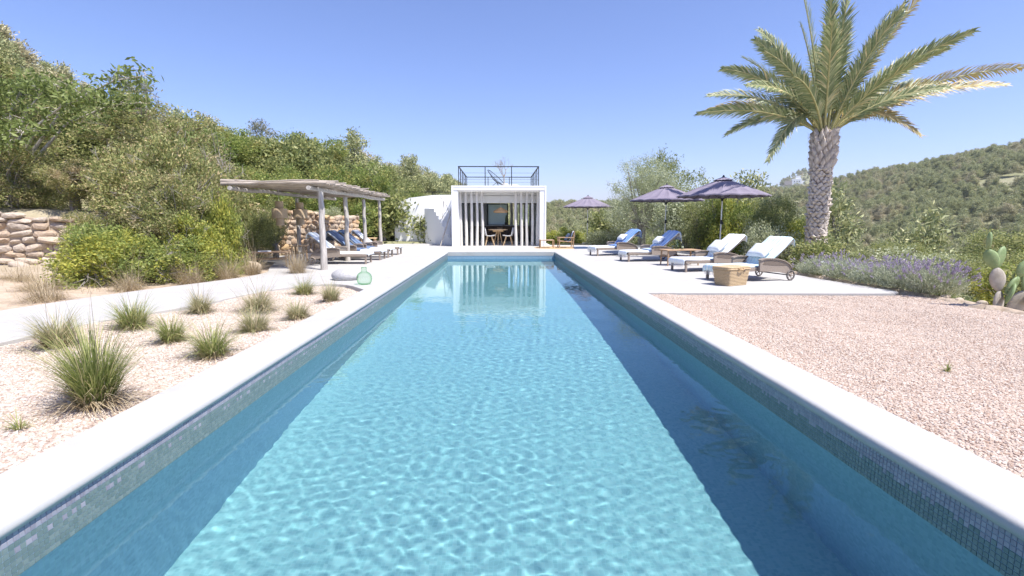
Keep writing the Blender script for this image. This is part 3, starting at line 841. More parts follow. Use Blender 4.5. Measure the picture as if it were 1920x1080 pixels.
MB().tube([(-.35, .08, .35), (-.35, .08, 1.2), (-.42, .08, 1.5), (-.6, .08, 1.85), (-.85, .08, 2.1), (-1.1, .08, 2.28)], .013, 6).build('handrail', M['driftwood'], stair)
MB().tube([(-.95, .08, 1.25), (-.83, .08, 2.09)], .02, 6).build('handrail_post', M['driftwood'], stair)
# a pale bough leaning on the flank of the house
MB().tube([(-2.75, 22.9, 0), (-2.55, 22.95, .6), (-2.36, 23.0, 1.2), (-2.2, 23.05, 1.75)], [.035, .03, .028, .02], 7).build('leaning_pole', M['driftwood'])
tag(bpy.context.scene.objects['leaning_pole'], 'weathered wooden pole leaning on the left corner of the pool house', 'pole')

# furniture inside
t = thing('dining_table', 'pale round topped wooden dining table inside the pool house', 'table', (-.1, 23.7, .004))
MB().lathe([(0, .70), (.45, .70), (.47, .715), (.47, .735), (.45, .75), (0, .75)], 32).build('table_top', M['pale_wood'], t)
MB().box((0, 0, .66), (.5, .08, .08)).build('apron', M['pale_wood'], t)
for sx in (-1, 1): MB().tube([(sx * .07, 0, .66), (sx * .2, 0, 0)], .028, 6).build('leg', M['pale_wood'], t)
for sy in (-1, 1): MB().tube([(0, sy * .07, .66), (0, sy * .2, 0)], .028, 6).build('leg', M['pale_wood'], t)
def shell_chair(loc, rz, label):
    t = thing('shell_chair', label, 'chair', loc, rz, 'white shell chairs at the dining table')
    # faces +x; seat shell lofted
    prof = [(.24, .455, .21), (.2, .44, .225), (.05, .42, .235), (-.1, .425, .235), (-.19, .46, .23), (-.235, .55, .22), (-.255, .68, .205), (-.275, .80, .16), (-.28, .83, .11)]
    V = []; nc = 9
    for (x, z, hw) in prof:
        for k in range(nc):
            u = -1 + 2 * k / (nc - 1)
            lift = .05 * u * u if x > -.19 else 0; fwd = .07 * u * u if x <= -.19 else 0
            V.append((x + fwd, u * hw, z + lift))
    F = [(i * nc + k, i * nc + k + 1, (i + 1) * nc + k + 1, (i + 1) * nc + k) for i in range(len(prof) - 1) for k in range(nc - 1)]
    me = MB().add(V, F, True).mesh('shell', M['white_plastic'])
    o = obj('shell', me, t); sd = o.modifiers.new('thick', 'SOLIDIFY'); sd.thickness = .012
    for sx in (-1, 1):
        for sy in (-1, 1):
            MB().tube([(sx * .10, sy * .1, .42), (sx * .21, sy * .2, 0)], [.022, .014], 8).build('leg', M['pale_wood'], t)
    MB().tube([(-.15, -.14, .23), (.15, .14, .23)], .006, 5).tube([(-.15, .14, .23), (.15, -.14, .23)], .006, 5).build('brace', M['black_metal'], t)
shell_chair((-.50, 23.3, .004), R(8), 'white shell chair with wooden legs on the left of the dining table')
shell_chair((.38, 23.3, .004), R(172), 'white shell chair with wooden legs on the right of the dining table')
t = thing('kitchen_counter', 'dark walnut kitchen counter along the back of the pool house', 'counter', (.1, 27.75, .022))
MB().box((0, 0, .42), (3.0, .6, .82)).build('cabinet', M['dark_wood'], t)
MB().box((0, -.01, .865), (3.06, .66, .05)).build('worktop', M['interior'], t)
for i in range(6): MB().box((-1.24 + i * .497, -.309, .42), (.48, .018, .76)).build('cabinet_door', M['dark_wood'], t)
t = thing('pendant_lamp', 'woven rattan pendant lamp hanging above the dining table', 'lamp', (.03, 23.75, 1.52))
MB().lathe([(.05, .25), (.10, .22), (.16, .19), (.16, .175), (.32, .10), (.36, .05), (.33, .01), (.26, 0)], 28).build('shade', M['rattan_lamp'], t)
MB().tube([(0, 0, .25), (0, 0, .92)], .008, 5).build('cord', M['white_plastic'], t)
t = thing('bowl', 'shallow golden bowl on the dining table', 'bowl', (-.02, 23.75, .754))
MB().lathe([(.03, 0), (.10, .02), (.15, .06), (.14, .06), (.09, .03), (0, .02)], 20).build('dish', M['straw'], t)
t = thing('cactus_plant', 'dark upright plant pot on the kitchen counter', 'plant', (.33, 27.7, .912))
MB().lathe([(.06, 0), (.085, .12), (.08, .14), (0, .13)], 14).build('pot', M['dark_void'], t)
MB().tube([(0, 0, .1), (0, 0, .35), (.01, 0, .55)], [.05, .055, .02], 8).build('stem', M['cactus'], t)

# things on the roof terrace
t = thing('roof_chair', 'black string lounge chair on the roof terrace', 'chair', (-.2, 24.6, HZ), R(15))
ring = [(.0 + .42 * math.cos(w) * (1 if math.cos(w) > 0 else .95) , .36 * math.sin(w), .52 - .42 * math.cos(w) * .85) for w in np.linspace(0, 2 * PI, 29)]
MB().tube(ring, .014, 6, cap=False).build('hoop', M['black_metal'], t)
q = MB()
for p_ in ring[:-1]: q.tube([p_, (p_[0] * .45 + .02, p_[1] * .45, p_[2] * .35 + .16), (0.06, 0, .30)], .004, 4)
q.build('strings', M['black_metal'], t)
for w in (.6, 2.7, 4.7):
    MB().tube([(.05, 0, .3), (.36 * math.cos(w), .36 * math.sin(w), 0)], .012, 6).build('leg', M['black_metal'], t)
t = thing('roof_table', 'round white table on the roof terrace', 'table', (.52, 24.0, HZ))
MB().lathe([(0, .0), (.2, 0), (.2, .02), (.03, .03), (.03, .09), (.28, .09), (.36, .10), (.36, .125), (0, .13)], 28).build('table_top', M['white_plastic'], t)
t = thing('bare_tree', 'leafless grey shrub rising behind the roof chair', 'tree', (.22, 26.0, HZ))
q = MB(); random.seed(8)
def twig(p, d, l, r, n):
    e = p + d * l
    q.tube([p, (p + e) / 2 + Vector((random.uniform(-1, 1), random.uniform(-1, 1), 0)) * l * .07, e], [r, r * .85, r * .6], 5, cap=False)
    if n > 0:
        for _ in range(3):
            d2 = (d + Vector((random.uniform(-1, 1), random.uniform(-1, 1), random.uniform(-.2, .7))) * .75).normalized()
            twig(p.lerp(e, random.uniform(.55, 1)), d2, l * random.uniform(.6, .85), r * .55, n - 1)
twig(Vector((0, 0, .3)), Vector((0, 0, 1)), .50, .036, 5)
q.build('branches', M['bark'], t)
MB().lathe([(.14, 0), (.19, .3), (.17, .33), (0, .3)], 16).build('pot', M['interior'], t)

# ================================================================== PERGOLA
random.seed(21)
perg = thing('pergola', 'rustic pergola of weathered poles roofing the loungers', 'pergola', (0, 0, 0))
for (x, y, h, r_) in [(-4.2, 11.9, 1.84, .062), (-4.42, 14.5, 1.82, .056), (-4.42, 16.4, 1.84, .052), (-4.4, 18.4, 1.9, .052), (-6.12, 15.3, 1.84, .05), (-6.12, 17.4, 1.9, .05)]:
    pts = []; rr = []
    for i in range(9):
        t_ = i / 8
        pts.append((x + random.uniform(-.012, .012), y + random.uniform(-.012, .012), t_ * h)); rr.append(r_ * (1.25 - .25 * t_) * random.uniform(.93, 1.07))
    MB().tube(pts, rr, 10).build('post', M['driftwood'], perg)
for x, z in ((-4.36, 1.89), (-6.12, 1.89)):
    pts = [(x + (.16 if i == 0 and x > -5 else 0) * 0 + random.uniform(-.03, .03), 11.55 + i * .92, z + random.uniform(-.015, .015) + .007 * i) for i in range(9)]
    MB().tube(pts, [.05 * random.uniform(.85, 1.15) for _ in pts], 8).build('beam', M['driftwood'], perg)
y = 11.55
while y < 18.75:
    r_ = random.uniform(.022, .045)
    y += r_
    x0 = -6.1 - random.uniform(0, .3); x1 = -3.95 - .03 * (y - 11.5) + random.uniform(-.14, .16)
    z0 = 1.985 + .007 * (y - 11.5) + random.uniform(0, .03)
    pts = []; n = 7; ph = random.uniform(0, 6)
    for i in range(n):
        t_ = i / (n - 1)
        pts.append((x0 + (x1 - x0) * t_, y + .03 * math.sin(ph + 5 * t_), z0 + .022 * math.sin(ph * 2 + 4 * t_) + .02 * (1 - t_)))
    MB().tube(pts, [r_ * random.uniform(.8, 1.15) * (1.1 - .3 * k / 6) for k in range(n)], 7).build('roof_pole', M['driftwood_x'], perg)
    y += r_ * .75
# a second ragged layer
for i in range(34):
    y = 11.5 + i * .213 + random.uniform(-.06, .06); r_ = random.uniform(.012, .026)
    x0 = -5.8 - random.uniform(0, .4); x1 = -3.95 - .03 * (y - 11.5) + random.uniform(-.3, .22); z0 = 2.05 + .007 * (y - 11.5)
    a0 = random.uniform(-.12, .12); ph = random.uniform(0, 6)
    pts = [(x0 + (x1 - x0) * k / 6, y + a0 * (k / 3 - 1), z0 + .02 * math.sin(ph + k)) for k in range(7)]
    MB().tube(pts, [r_ * random.uniform(.8, 1.2) for k in range(7)], 6).build('roof_pole', M['driftwood_x'], perg)

def lantern(loc, label, rz):
    t = thing('woven_lantern', label, 'lantern', loc, rz, 'cross shaped woven lanterns under the pergola')
    MB().lathe([(0, 0), (.095, 0), (.10, .015), (.10, .19), (.0, .19)], 20, smooth=False).build('lower_drum', M['cane'], t)
    MB().lathe([(0, .19), (.19, .192), (.195, .20), (.195, .44), (.19, .448), (0, .45)], 24, smooth=False).build('middle_drum', M['cane'], t)
    MB().lathe([(0, .45), (.10, .452), (.10, .625), (.095, .64), (0, .64)], 20, smooth=False).build('upper_drum', M['cane'], t)
    MB().tube([(0, 0, .64), (0, 0, 1.98 - loc[2])], .005, 5).build('cord', M['driftwood'], t)
lantern((-5.87, 13.5, 1.03), 'woven cross shaped lantern hanging nearest the dark shrubs', .2)
lantern((-5.72, 14.5, 1.03), 'woven cross shaped lantern hanging in front of the stone wall', .5)

# ================================================================== LOUNGERS
def arm_panel():
    top = [(.70, .40), (.78, .425), (.95, .43), (1.12, .415), (1.28, .375), (1.40, .31), (1.46, .24), (1.47, .16)]
    return top
def make_lounger(loc, rz, label, wheel_mat, dark=False):
    t = thing('sun_lounger', label, 'sun lounger', loc, rz, 'wheeled wicker sun loungers around the pool')
    wk = M['wicker']
    q = MB()
    for s in (-1, 1): q.box((.52, s * .30, .235), (1.0, .05, .075), bev=.01)
    q.box((.045, 0, .235), (.05, .55, .075), bev=.01).box((.9, 0, .22), (.05, .55, .06))
    q.build('frame', wk, t)
    MB().box((.49, 0, .272), (.86, .55, .03), bev=.008).build('seat', wk, t)
    a = math.atan2(.50, .60)
    MB().box((.95 + .31, 0, .30 + .24), (.78, .60, .045), rot=(0, -a, 0), bev=.012).build('backrest', wk, t)
    for s in (-1, 1): MB().box((.05, s * .285, .10), (.048, .048, .2), bev=.006).build('leg', wk, t)
    for s in (-1, 1):
        P = [(.70, .20)] + arm_panel() + [(1.38, .13), (1.2, .17)]
        o = MB().prism_y(P, s * .365 - .022, s * .365 + .022).build('arm_panel', wk, t)
        top = arm_panel()
        V = []
        for (x, z) in top: V += [(x, s * .365 - .045, z + .004), (x, s * .365 + .045, z + .004), (x, s * .365 + .045, z + .022), (x, s * .365 - .045, z + .022)]
        F = []
        for i in range(len(top) - 1):
            for k in range(4): F.append((i * 4 + k, i * 4 + (k + 1) % 4, i * 4 + 4 + (k + 1) % 4, i * 4 + 4 + k))
        F += [(3, 2, 1, 0), tuple(4 * (len(top) - 1) + k for k in range(4))]
        MB().add(V, F).build('arm_rest', wk, o)
        # dark woven inset on the outer face
        P2 = [(.76, .33), (.80, .395), (.95, .40), (1.12, .385), (1.26, .345), (1.33, .30), (1.1, .30)]
        y0 = s * .365 + s * .0225
        MB().prism_y(P2, min(y0, y0 + s * .004), max(y0, y0 + s * .004)).build('inset', M['wicker_dark'], o)
        w_ = MB()
        cx, cz, cy = 1.44, .105, s * .40
        ringp = [(cx + .088 * math.cos(k * PI / 12), cy, cz + .088 * math.sin(k * PI / 12)) for k in range(25)]
        w_.tube(ringp, .016, 7, cap=False)
        wh = w_.build('wheel', wheel_mat, t)
        h = MB()
        for k in range(5):
            an = k * 2 * PI / 5
            h.tube([(cx, cy, cz), (cx + .08 * math.cos(an), cy, cz + .08 * math.sin(an))], .009, 5)
        h.tube([(cx, cy - .02, cz), (cx, cy + .02, cz)], .02, 8)
        h.build('spokes', M['wicker'], wh)
    MB().tube([(1.44, -.4, .105), (1.44, .4, .105)], .012, 6).build('axle', M['black_metal'], t)
    return t
def towel_mesh(mat, hang=.13, width=.60, seed=0, back_fold=.12, start=-.035, rumple=.006):
    rs = np.random.RandomState(seed)
    path = [(start, .30 - hang), (start - .005, .30 - hang * .5), (start + .005, .292), (start + .03, .306)]
    for x in np.linspace(.1, .86, 9): path.append((x, .306))
    path += [(.93, .315), (.99, .35)]
    for k in np.linspace(.12, 1, 9): path.append((.95 + .60 * k - .022, .30 + .50 * k + .045))
    path += [(1.56, .83), (1.585, .81), (1.60, .81 - back_fold)]
    nv = 15; V = []
    f1, f2 = rs.uniform(0, 6, 2)
    for i, (x, z) in enumerate(path):
        for k in range(nv):
            u = -1 + 2 * k / (nv - 1)
            s_ = i / len(path)
            wav = rumple * (math.sin(u * 7 + f1 + s_ * 9) + math.sin(u * 13 + s_ * 23 + f2) * .6)
            edge = max(0, abs(u) - .86) / .14
            dz = wav - edge * .03
            V.append((x + (wav if i < 4 or x > .95 else 0), u * (width / 2 + .02 * math.sin(s_ * 11 + f2) + (.02 if abs(u) > .95 else 0)), z + abs(dz) * (1 if edge == 0 else -1)))
    F = [(i * nv + k, (i + 1) * nv + k, (i + 1) * nv + k + 1, i * nv + k + 1)[::-1] for i in range(len(path) - 1) for k in range(nv - 1)]
    return MB().add(V, F, True), path
def put_towel(loc, rz, mat, label, seed, fringe=True, hang=.12, **kw):
    t = thing('towel', label, 'towel', loc, rz, 'towels spread over the sun loungers')
    mb, path = towel_mesh(mat, hang=hang, seed=seed, **kw)
    o = mb.build('cloth', mat, t); sd = o.modifiers.new('thick', 'SOLIDIFY'); sd.thickness = .008; sd.offset = 1
    if fringe:
        q = MB(); random.seed(seed)
        for k in range(15):
            y_ = -.28 + k * .04
            q.tube([(path[0][0], y_, path[0][1] + .005), (path[0][0] - .004, y_ + random.uniform(-.008, .008), path[0][1] - .065 - random.uniform(0, .015))], [.0065, .004], 5)
        f = q.build('fringe', M['white_cloth'], o); f['kind'] = 'stuff'
    return t
def pillow_mesh(w, h, d, n=12):
    V = []; F = []
    for sgn in (1, -1):
        b = len(V)
        for i in range(n + 1):
            for j in range(n + 1):
                u = -1 + 2 * i / n; v = -1 + 2 * j / n
                e = (max(0, 1 - u ** 4) * max(0, 1 - v ** 4)) ** .45
                pin = 1 - .09 * (abs(u * v)) ** 2 * -1 - .05 * (1 - abs(u)) * abs(v)
                V.append((u * w / 2 * (1 - .06 * (1 - abs(v)) * abs(u)), v * h / 2 * (1 - .06 * (1 - abs(u)) * abs(v)), sgn * d / 2 * e))
        for i in range(n):
            for j in range(n):
                f = (b + i * (n + 1) + j, b + (i + 1) * (n + 1) + j, b + (i + 1) * (n + 1) + j + 1, b + i * (n + 1) + j + 1)
                F.append(f if sgn > 0 else f[::-1])
    return MB().add(V, F, True)
def put_pillow(loc, rz, mat, label, along=.22, w=.34, h=.50, d=.13):
    a = math.atan2(.50, .60)
    t = pillow_mesh(w, h, d).build('cushion', mat)
    base = Vector((.95 + math.cos(a) * along - .09, 0, .30 + math.sin(a) * along + .125))
    t.matrix_world = Matrix.Translation(loc) @ Matrix.Rotation(rz, 4, 'Z') @ Matrix.Translation(base) @ Matrix.Rotation(-a * 1.05, 4, 'Y')
    tag(t, label, 'cushion', 'cushions on the sun loungers')
SUNNY = [
    ((4.18, 9.50, 0), R(16), 'towel_aqua', 'taupe wicker sun lounger behind the straw basket, nearest the lavender', 'pale aqua towel on the lounger behind the straw basket', 'white cushion on the lounger behind the straw basket', 'cushion', 'grey_rubber'),
    ((4.10, 11.38, 0), R(12), 'towel_white', 'taupe wicker sun lounger between the straw basket and the drinks table', 'white fringed towel on the lounger beside the drinks table', 'white cushion on the white towel beside the drinks table', 'cushion', 'black_rubber'),
    ((3.55, 14.25, 0), R(9), 'towel_sky', 'wicker sun lounger under the middle parasol with rumpled sky blue towel', 'rumpled sky blue towel hanging over the lounger behind the drinks table', 'oval pale cushion on the rumpled sky blue towel', 'cushion', 'black_rubber'),
    ((3.10, 16.6, 0), R(14), 'towel_blue', 'wicker sun lounger with deep blue towel farthest along the deck', 'deep blue towel over the lounger back farthest along the deck', 'pale oval cushion on the deep blue towel', 'cushion', 'black_rubber'),
]
for i, (loc, rz, tw, l1, l2, l3, cm, wm) in enumerate(SUNNY):
    make_lounger(loc, rz, l1, M[wm])
    if i < 2:
        put_towel(loc, rz, M[tw], l2, 10 + i)
        put_pillow(loc, rz, M[cm], l3, .24, .36, .50)
    else:
        put_towel(loc, rz, M['towel_white'], 'white fringed towel on the foot of the lounger under the ' + ('sky blue towel' if i == 2 else 'deep blue towel'), 10 + i)
        t = thing('towel', l2, 'towel', loc, rz, 'towels spread over the sun loungers')
        path = [(.70, .322), (.80, .326), (.90, .336), (.97, .362)] + [(.95 + .60 * k - .034, .30 + .50 * k + .060) for k in np.linspace(.15, 1, 9)] + [(1.57, .848), (1.60, .83), (1.625, .60)]
        V = []; nv = 15
        for a_i, (x, z) in enumerate(path):
            for k in range(nv):
                u = -1 + 2 * k / (nv - 1); s_ = a_i / len(path)
                wv = .016 * abs(math.sin(u * 4 + s_ * 5 + i)) + .010 * abs(math.sin(u * 9 - s_ * 8))
                V.append((x - wv * .6, u * (.34 + .02 * math.sin(s_ * 9)), z + wv - max(0, abs(u) - .8) * .25))
        F = [(a_i * nv + k, (a_i + 1) * nv + k, (a_i + 1) * nv + k + 1, a_i * nv + k + 1)[::-1] for a_i in range(len(path) - 1) for k in range(nv - 1)]
        o = MB().add(V, F, True).build('cloth', M[tw], t); sd = o.modifiers.new('thick', 'SOLIDIFY'); sd.thickness = .008; sd.offset = 1
        put_pillow(loc, rz, M[cm], l3, .28, .26, .42, .12)
SHADY = [
    ((-3.58, 13.72, 0), R(181), 'towel_white', 'wicker sun lounger under the pergola nearest the green demijohn', 'white and pale blue towel on the pergola lounger nearest the demijohn', None),
    ((-3.50, 15.0, 0), R(179), 'towel_white', 'wicker sun lounger under the pergola, second from the demijohn', 'pale towel on the second pergola lounger from the demijohn', 'dark denim blue towel over the second pergola lounger back'),
    ((-3.48, 16.0, 0), R(180), 'towel_white', 'wicker sun lounger under the pergola, third from the demijohn', 'pale towel on the third pergola lounger from the demijohn', 'dark denim blue towel over the third pergola lounger back'),
    ((-3.45, 17.3, 0), R(180), 'towel_white', 'wicker sun lounger under the pergola farthest from the demijohn', 'pale towel on the pergola lounger farthest from the demijohn', None),
]
for i, (loc, rz, tw, l1, l2, l3) in enumerate(SHADY):
    make_lounger(loc, rz, l1, M['wicker'])
    put_towel(loc, rz, M[tw], l2, 30 + i, fringe=False, hang=.07)
    if l3:
        t = thing('towel', l3, 'towel', loc, rz, 'towels spread over the sun loungers')
        path = [(.62, .322), (.80, .326), (.92, .338), (.97, .362)] + [(.95 + .60 * k - .034, .30 + .50 * k + .060) for k in np.linspace(.15, 1, 9)] + [(1.57, .848), (1.60, .83), (1.625, .55)]
        V = []; nv = 15
        for a_i, (x, z) in enumerate(path):
            for k in range(nv):
                u = -1 + 2 * k / (nv - 1); s_ = a_i / len(path)
                wv = .014 * abs(math.sin(u * 5 + s_ * 3 + i)) + .010 * abs(math.sin(u * 11))
                V.append((x - wv * .6, u * (.33 + .02 * math.sin(s_ * 9)), z + wv - max(0, abs(u) - .8) * .2))
        F = [(a_i * nv + k, (a_i + 1) * nv + k, (a_i + 1) * nv + k + 1, a_i * nv + k + 1)[::-1] for a_i in range(len(path) - 1) for k in range(nv - 1)]
        o = MB().add(V, F, True).build('cloth', M['towel_denim'], t); sd = o.modifiers.new('thick', 'SOLIDIFY'); sd.thickness = .008; sd.offset = 1

# ================================================================== PARASOLS
def parasol(loc, label, rz, ribs=18):
    t = thing('parasol', label, 'parasol', loc, rz, 'dusky purple parasols on the sun deck')
    RAD, ZA, ZR = 1.27, 2.36, 1.86
    zg = -loc[2]
    sub = 4; n = ribs * sub; rings = [.02, .14, .3, .48, .66, .84, 1.0]
    V = []
    for q_ in rings:
        for k in range(n):
            w = 2 * PI * k / n; ph = (k % sub) / sub
            sag = math.sin(ph * PI)
            r_ = RAD * q_ * (1 - .03 * sag * q_)
            z = ZA - (ZA - ZR) * (q_ ** 1.12) - .05 * sag * q_ + (.07 * sag * q_ ** 6)
            V.append((r_ * math.cos(w), r_ * math.sin(w), z))
    F = [(i * n + k, i * n + (k + 1) % n, (i + 1) * n + (k + 1) % n, (i + 1) * n + k)[::-1] for i in range(len(rings) - 1) for k in range(n)]
    b = len(V)   # hanging hem
    for k in range(n):
        w = 2 * PI * k / n; sag = math.sin((k % sub) / sub * PI); x, y, z = V[(len(rings) - 1) * n + k]
        V.append((x * 1.004, y * 1.004, z - .035))
    F += [((len(rings) - 1) * n + k, (len(rings) - 1) * n + (k + 1) % n, b + (k + 1) % n, b + k)[::-1] for k in range(n)]
    MB().add(V, F, False).build('canopy', M['canopy'], t)
    V = []; rg = [.02, .12, .22]
    for q_ in rg:
        for k in range(n):
            w = 2 * PI * k / n; sag = math.sin((k % sub) / sub * PI)
            V.append((RAD * q_ * math.cos(w), RAD * q_ * math.sin(w), ZA + .055 - (ZA - ZR) * q_ * .95 - .012 * sag * q_ / .22))
    F = [(i * n + k, i * n + (k + 1) % n, (i + 1) * n + (k + 1) % n, (i + 1) * n + k)[::-1] for i in range(len(rg) - 1) for k in range(n)]
    MB().add(V, F, False).build('vent_cap', M['canopy'], t)
    MB().lathe([(0, ZA + .10), (.018, ZA + .095), (.022, ZA + .075), (.04, ZA + .05), (.03, ZA + .03)], 12).build('finial', M['black_metal'], t)
    MB().tube([(0, 0, .06), (0, 0, ZA + .04)], .019, 10).build('pole', M['alu'], t)
    MB().box((.0, -.015, 1.12), (.055, .075, .13), bev=.015).tube([(0, -.05, 1.12), (0, -.09, 1.12), (0.02, -.09, 1.05)], .009, 6).build('crank', M['black_metal'], t)
    MB().tube([(0, 0, 1.72), (0, 0, 1.80)], .036, 10).build('hub', M['black_metal'], t)
    for k in range(ribs):
        w = 2 * PI * k / ribs; c, s = math.cos(w), math.sin(w)
        rb = MB().tube([(.03 * c, .03 * s, ZA - .03), (RAD * .5 * c, RAD * .5 * s, ZA - (ZA - ZR) * .46 - .022), (RAD * .985 * c, RAD * .985 * s, ZR - .012)], .006, 5).build('rib', M['black_metal'], t)
        if k % 2 == 0:
            MB().tube([(.03 * c, .03 * s, 1.77), (RAD * .45 * c, RAD * .45 * s, ZA - (ZA - ZR) * .41 - .03)], .005, 5).build('strut', M['black_metal'], rb)
    MB().lathe([(0, .09), (.03, .09), (.035, .07), (.22, .055), (.25, .04), (.25, 0)], 24).build('base', M['boulder'], t)
    MB().tube([(0, 0, .06), (0, 0, .38)], .028, 10).build('sleeve', M['alu'], t)
parasol((6.42, 14.4, 0), 'dusky purple parasol in front of the bushes next to the palm', .1)
parasol((5.85, 17.6, 0), 'dusky purple parasol between two others, before the olive tree', .3)
parasol((4.45, 25.4, height(4.45, 25.4) if False else -.02), 'small looking purple parasol standing alone near the pool house', .2)

# ================================================================== SMALL FURNITURE
def rod_table(name, loc, rz, L, W, H, label, cat='table', slats=6, mat='table_wood'):
    t = thing(name, label, cat, loc, rz)
    for sx in (-1, 1):
        for sy in (-1, 1): MB().tube([(sx * (L / 2 - .05), sy * (W / 2 - .05), 0), (sx * (L / 2 - .06), sy * (W / 2 - .06), H - .02)], [.018, .024], 8).build('leg', M[mat], t)
    q = MB()
    for sy in (-1, 1): q.tube([(-L / 2 + .05, sy * (W / 2 - .05), H * .55), (L / 2 - .05, sy * (W / 2 - .05), H * .55)], .013, 6)
    for sx in (-1, 1): q.tube([(sx * (L / 2 - .05), -W / 2 + .05, H * .68), (sx * (L / 2 - .05), W / 2 - .05, H * .68)], .013, 6)
    q.build('stretcher', M[mat], t)
    for k in range(slats):
        y_ = -W / 2 + (k + .5) * W / slats
        MB().box((0, y_, H), (L, W / slats - .008, .028), bev=.006).build('slat', M[mat], t)
    return t
rod_table('drinks_table', (4.72, 12.95, 0), R(8), .95, .5, .40, 'low wooden drinks table between two sun loungers')
t = thing('drinking_glass', 'clear drinking glass on the low drinks table', 'glass', (4.52, 12.9, .415))
MB().lathe([(0, .004), (.036, .0), (.045, .11), (.041, .11), (.033, .01), (0, .01)], 16).build('tumbler', M['drink_glass'], t)
t = thing('bottle', 'tall green glass bottle on the low drinks table', 'bottle', (4.66, 13.0, .415))
MB().lathe([(0, .0), (.045, .0), (.045, .15), (.018, .21), (.016, .27), (.02, .275), (0, .275)], 16).build('body', M['green_glass'], t)
t = thing('bottle', 'small yellowish bottle beside the green one on the drinks table', 'bottle', (4.78, 12.93, .415))
MB().lathe([(0, .0), (.032, .0), (.034, .09), (.014, .15), (.012, .2), (0, .2)], 14).build('body', M['drink_glass'], t)
MB().lathe([(0, .003), (.029, .003), (.030, .08), (0, .08)], 14).build('liquid', M['lav_leaf'], t)
t = rod_table('low_bench', (-5.85, 12.72, 0), R(12), .95, .5, .37, 'low wooden bench with magazines at the edge of the pergola', 'bench', 5)
MB().box((-5.98, 12.75, .395), (.30, .22, .02), rot=(0, 0, .4)).build('magazine', M['paper'])
tag(bpy.context.scene.objects['magazine'], 'pale magazine lying on the low wooden bench', 'magazine')
rod_table('stool', (-5.75, 14.35, 0), R(5), .42, .42, .44, 'small wooden stool behind the nearest pergola lounger', 'stool', 4)
rod_table('side_table', (-5.28, 20.1, 0), R(4), .62, .45, .46, 'small pale wooden table in the sun past the pergola', 'table', 5, 'pale_wood')

# deck chair with footrest on a jute rug
rug = MB(); prof = []
for k in range(22): prof += [(k * .046, .012 + .004 * (k % 2))]
prof.append((1.0, .0)); rug.lathe(prof, 48); tag(rug.build('jute_rug', M['jute'], loc=(2.45, 21.25, .001)), 'round brown jute rug under the deck chair', 'rug')
t = thing('deck_chair', 'low wooden deck chair with blue cloth beside the pool house', 'chair', (2.78, 21.25, .012), 0)
for sy in (-1, 1):
    MB().tube([(-.28, sy * .28, 0), (-.28, sy * .28, .42)], .022, 8).build('leg', M['table_wood'], t)
    MB().tube([(.30, sy * .28, 0), (.34, sy * .28, .70)], .022, 8).build('leg', M['table_wood'], t)
    MB().box((.02, sy * .28, .43), (.66, .06, .028), bev=.008).build('arm_rest', M['table_wood'], t)
    MB().tube([(-.28, sy * .28, .28), (.31, sy * .28, .24)], .018, 6).build('rail', M['table_wood'], t)
MB().tube([(-.28, -.28, .28), (-.28, .28, .28)], .018, 6).tube([(.33, -.28, .66), (.33, .28, .66)], .018, 6).tube([(.31, -.28, .12), (.31, .28, .12)], .015, 6).build('crossbar', M['table_wood'], t)
V = []
for (x, z) in [(-.28, .30), (-.1, .265), (.1, .26), (.19, .30), (.25, .44), (.31, .62), (.33, .69), (.355, .62)]:
    for k in range(5): V.append((x, -.25 + k * .125, z))
F = [(i * 5 + k, i * 5 + k + 1, i * 5 + 6 + k, i * 5 + 5 + k) for i in range(7) for k in range(4)]
MB().add(V, F, True).build('seat_cloth', M['towel_denim'], t)
tw = thing('towel', 'white towel draped over the corner of the deck chair', 'towel', (2.78, 21.25, .012), 0)
V = []
for (x, z) in [(.16, .33), (.225, .46), (.285, .63), (.325, .715), (.365, .70), (.385, .45)]:
    for k in range(4): V.append((x, -.30 + k * .075, z))
F = [(i * 4 + k, i * 4 + k + 1, i * 4 + 5 + k, i * 4 + 4 + k) for i in range(5) for k in range(3)]
MB().add(V, F, True).build('cloth', M['towel_white'], tw)
o = pillow_mesh(.36, .40, .12).build('cushion', M['denim_cushion'], loc=(2.78 + .08, 21.27, .46), rot=(0, R(-58), 0)); tag(o, 'dark denim cushion propped in the deck chair', 'cushion')
t = thing('footrest', 'low wooden footrest in front of the deck chair', 'stool', (1.98, 21.2, .012), 0)
for sx in (-1, 1):
    for sy in (-1, 1): MB().tube([(sx * .28, sy * .25, 0), (sx * .28, sy * .25, .34)], .02, 8).build('leg', M['table_wood'], t)
MB().tube([(-.28, -.25, .32), (.28, -.25, .32)], .018, 6).tube([(-.28, .25, .32), (.28, .25, .32)], .018, 6).tube([(-.28, -.25, .32), (-.28, .25, .32)], .018, 6).tube([(.28, -.25, .32), (.28, .25, .32)], .018, 6).build('rail', M['table_wood'], t)
MB().box((0, 0, .315), (.54, .46, .012)).build('seat_cloth', M['white_cloth'], t)
# folded blanket on the deck near the far lounger
q = MB()
for k, (w_, h_) in enumerate(((.62, .028), (.58, .026), (.52, .022))): q.box((0, .01 * k, .014 + k * .027), (w_, .34, h_), bev=.01)
tag(q.build('folded_blanket', M['towel_denim'], loc=(3.35, 20.6, 0), rot=(0, 0, .15)), 'folded dark blanket lying on the paving behind the farthest lounger', 'blanket')

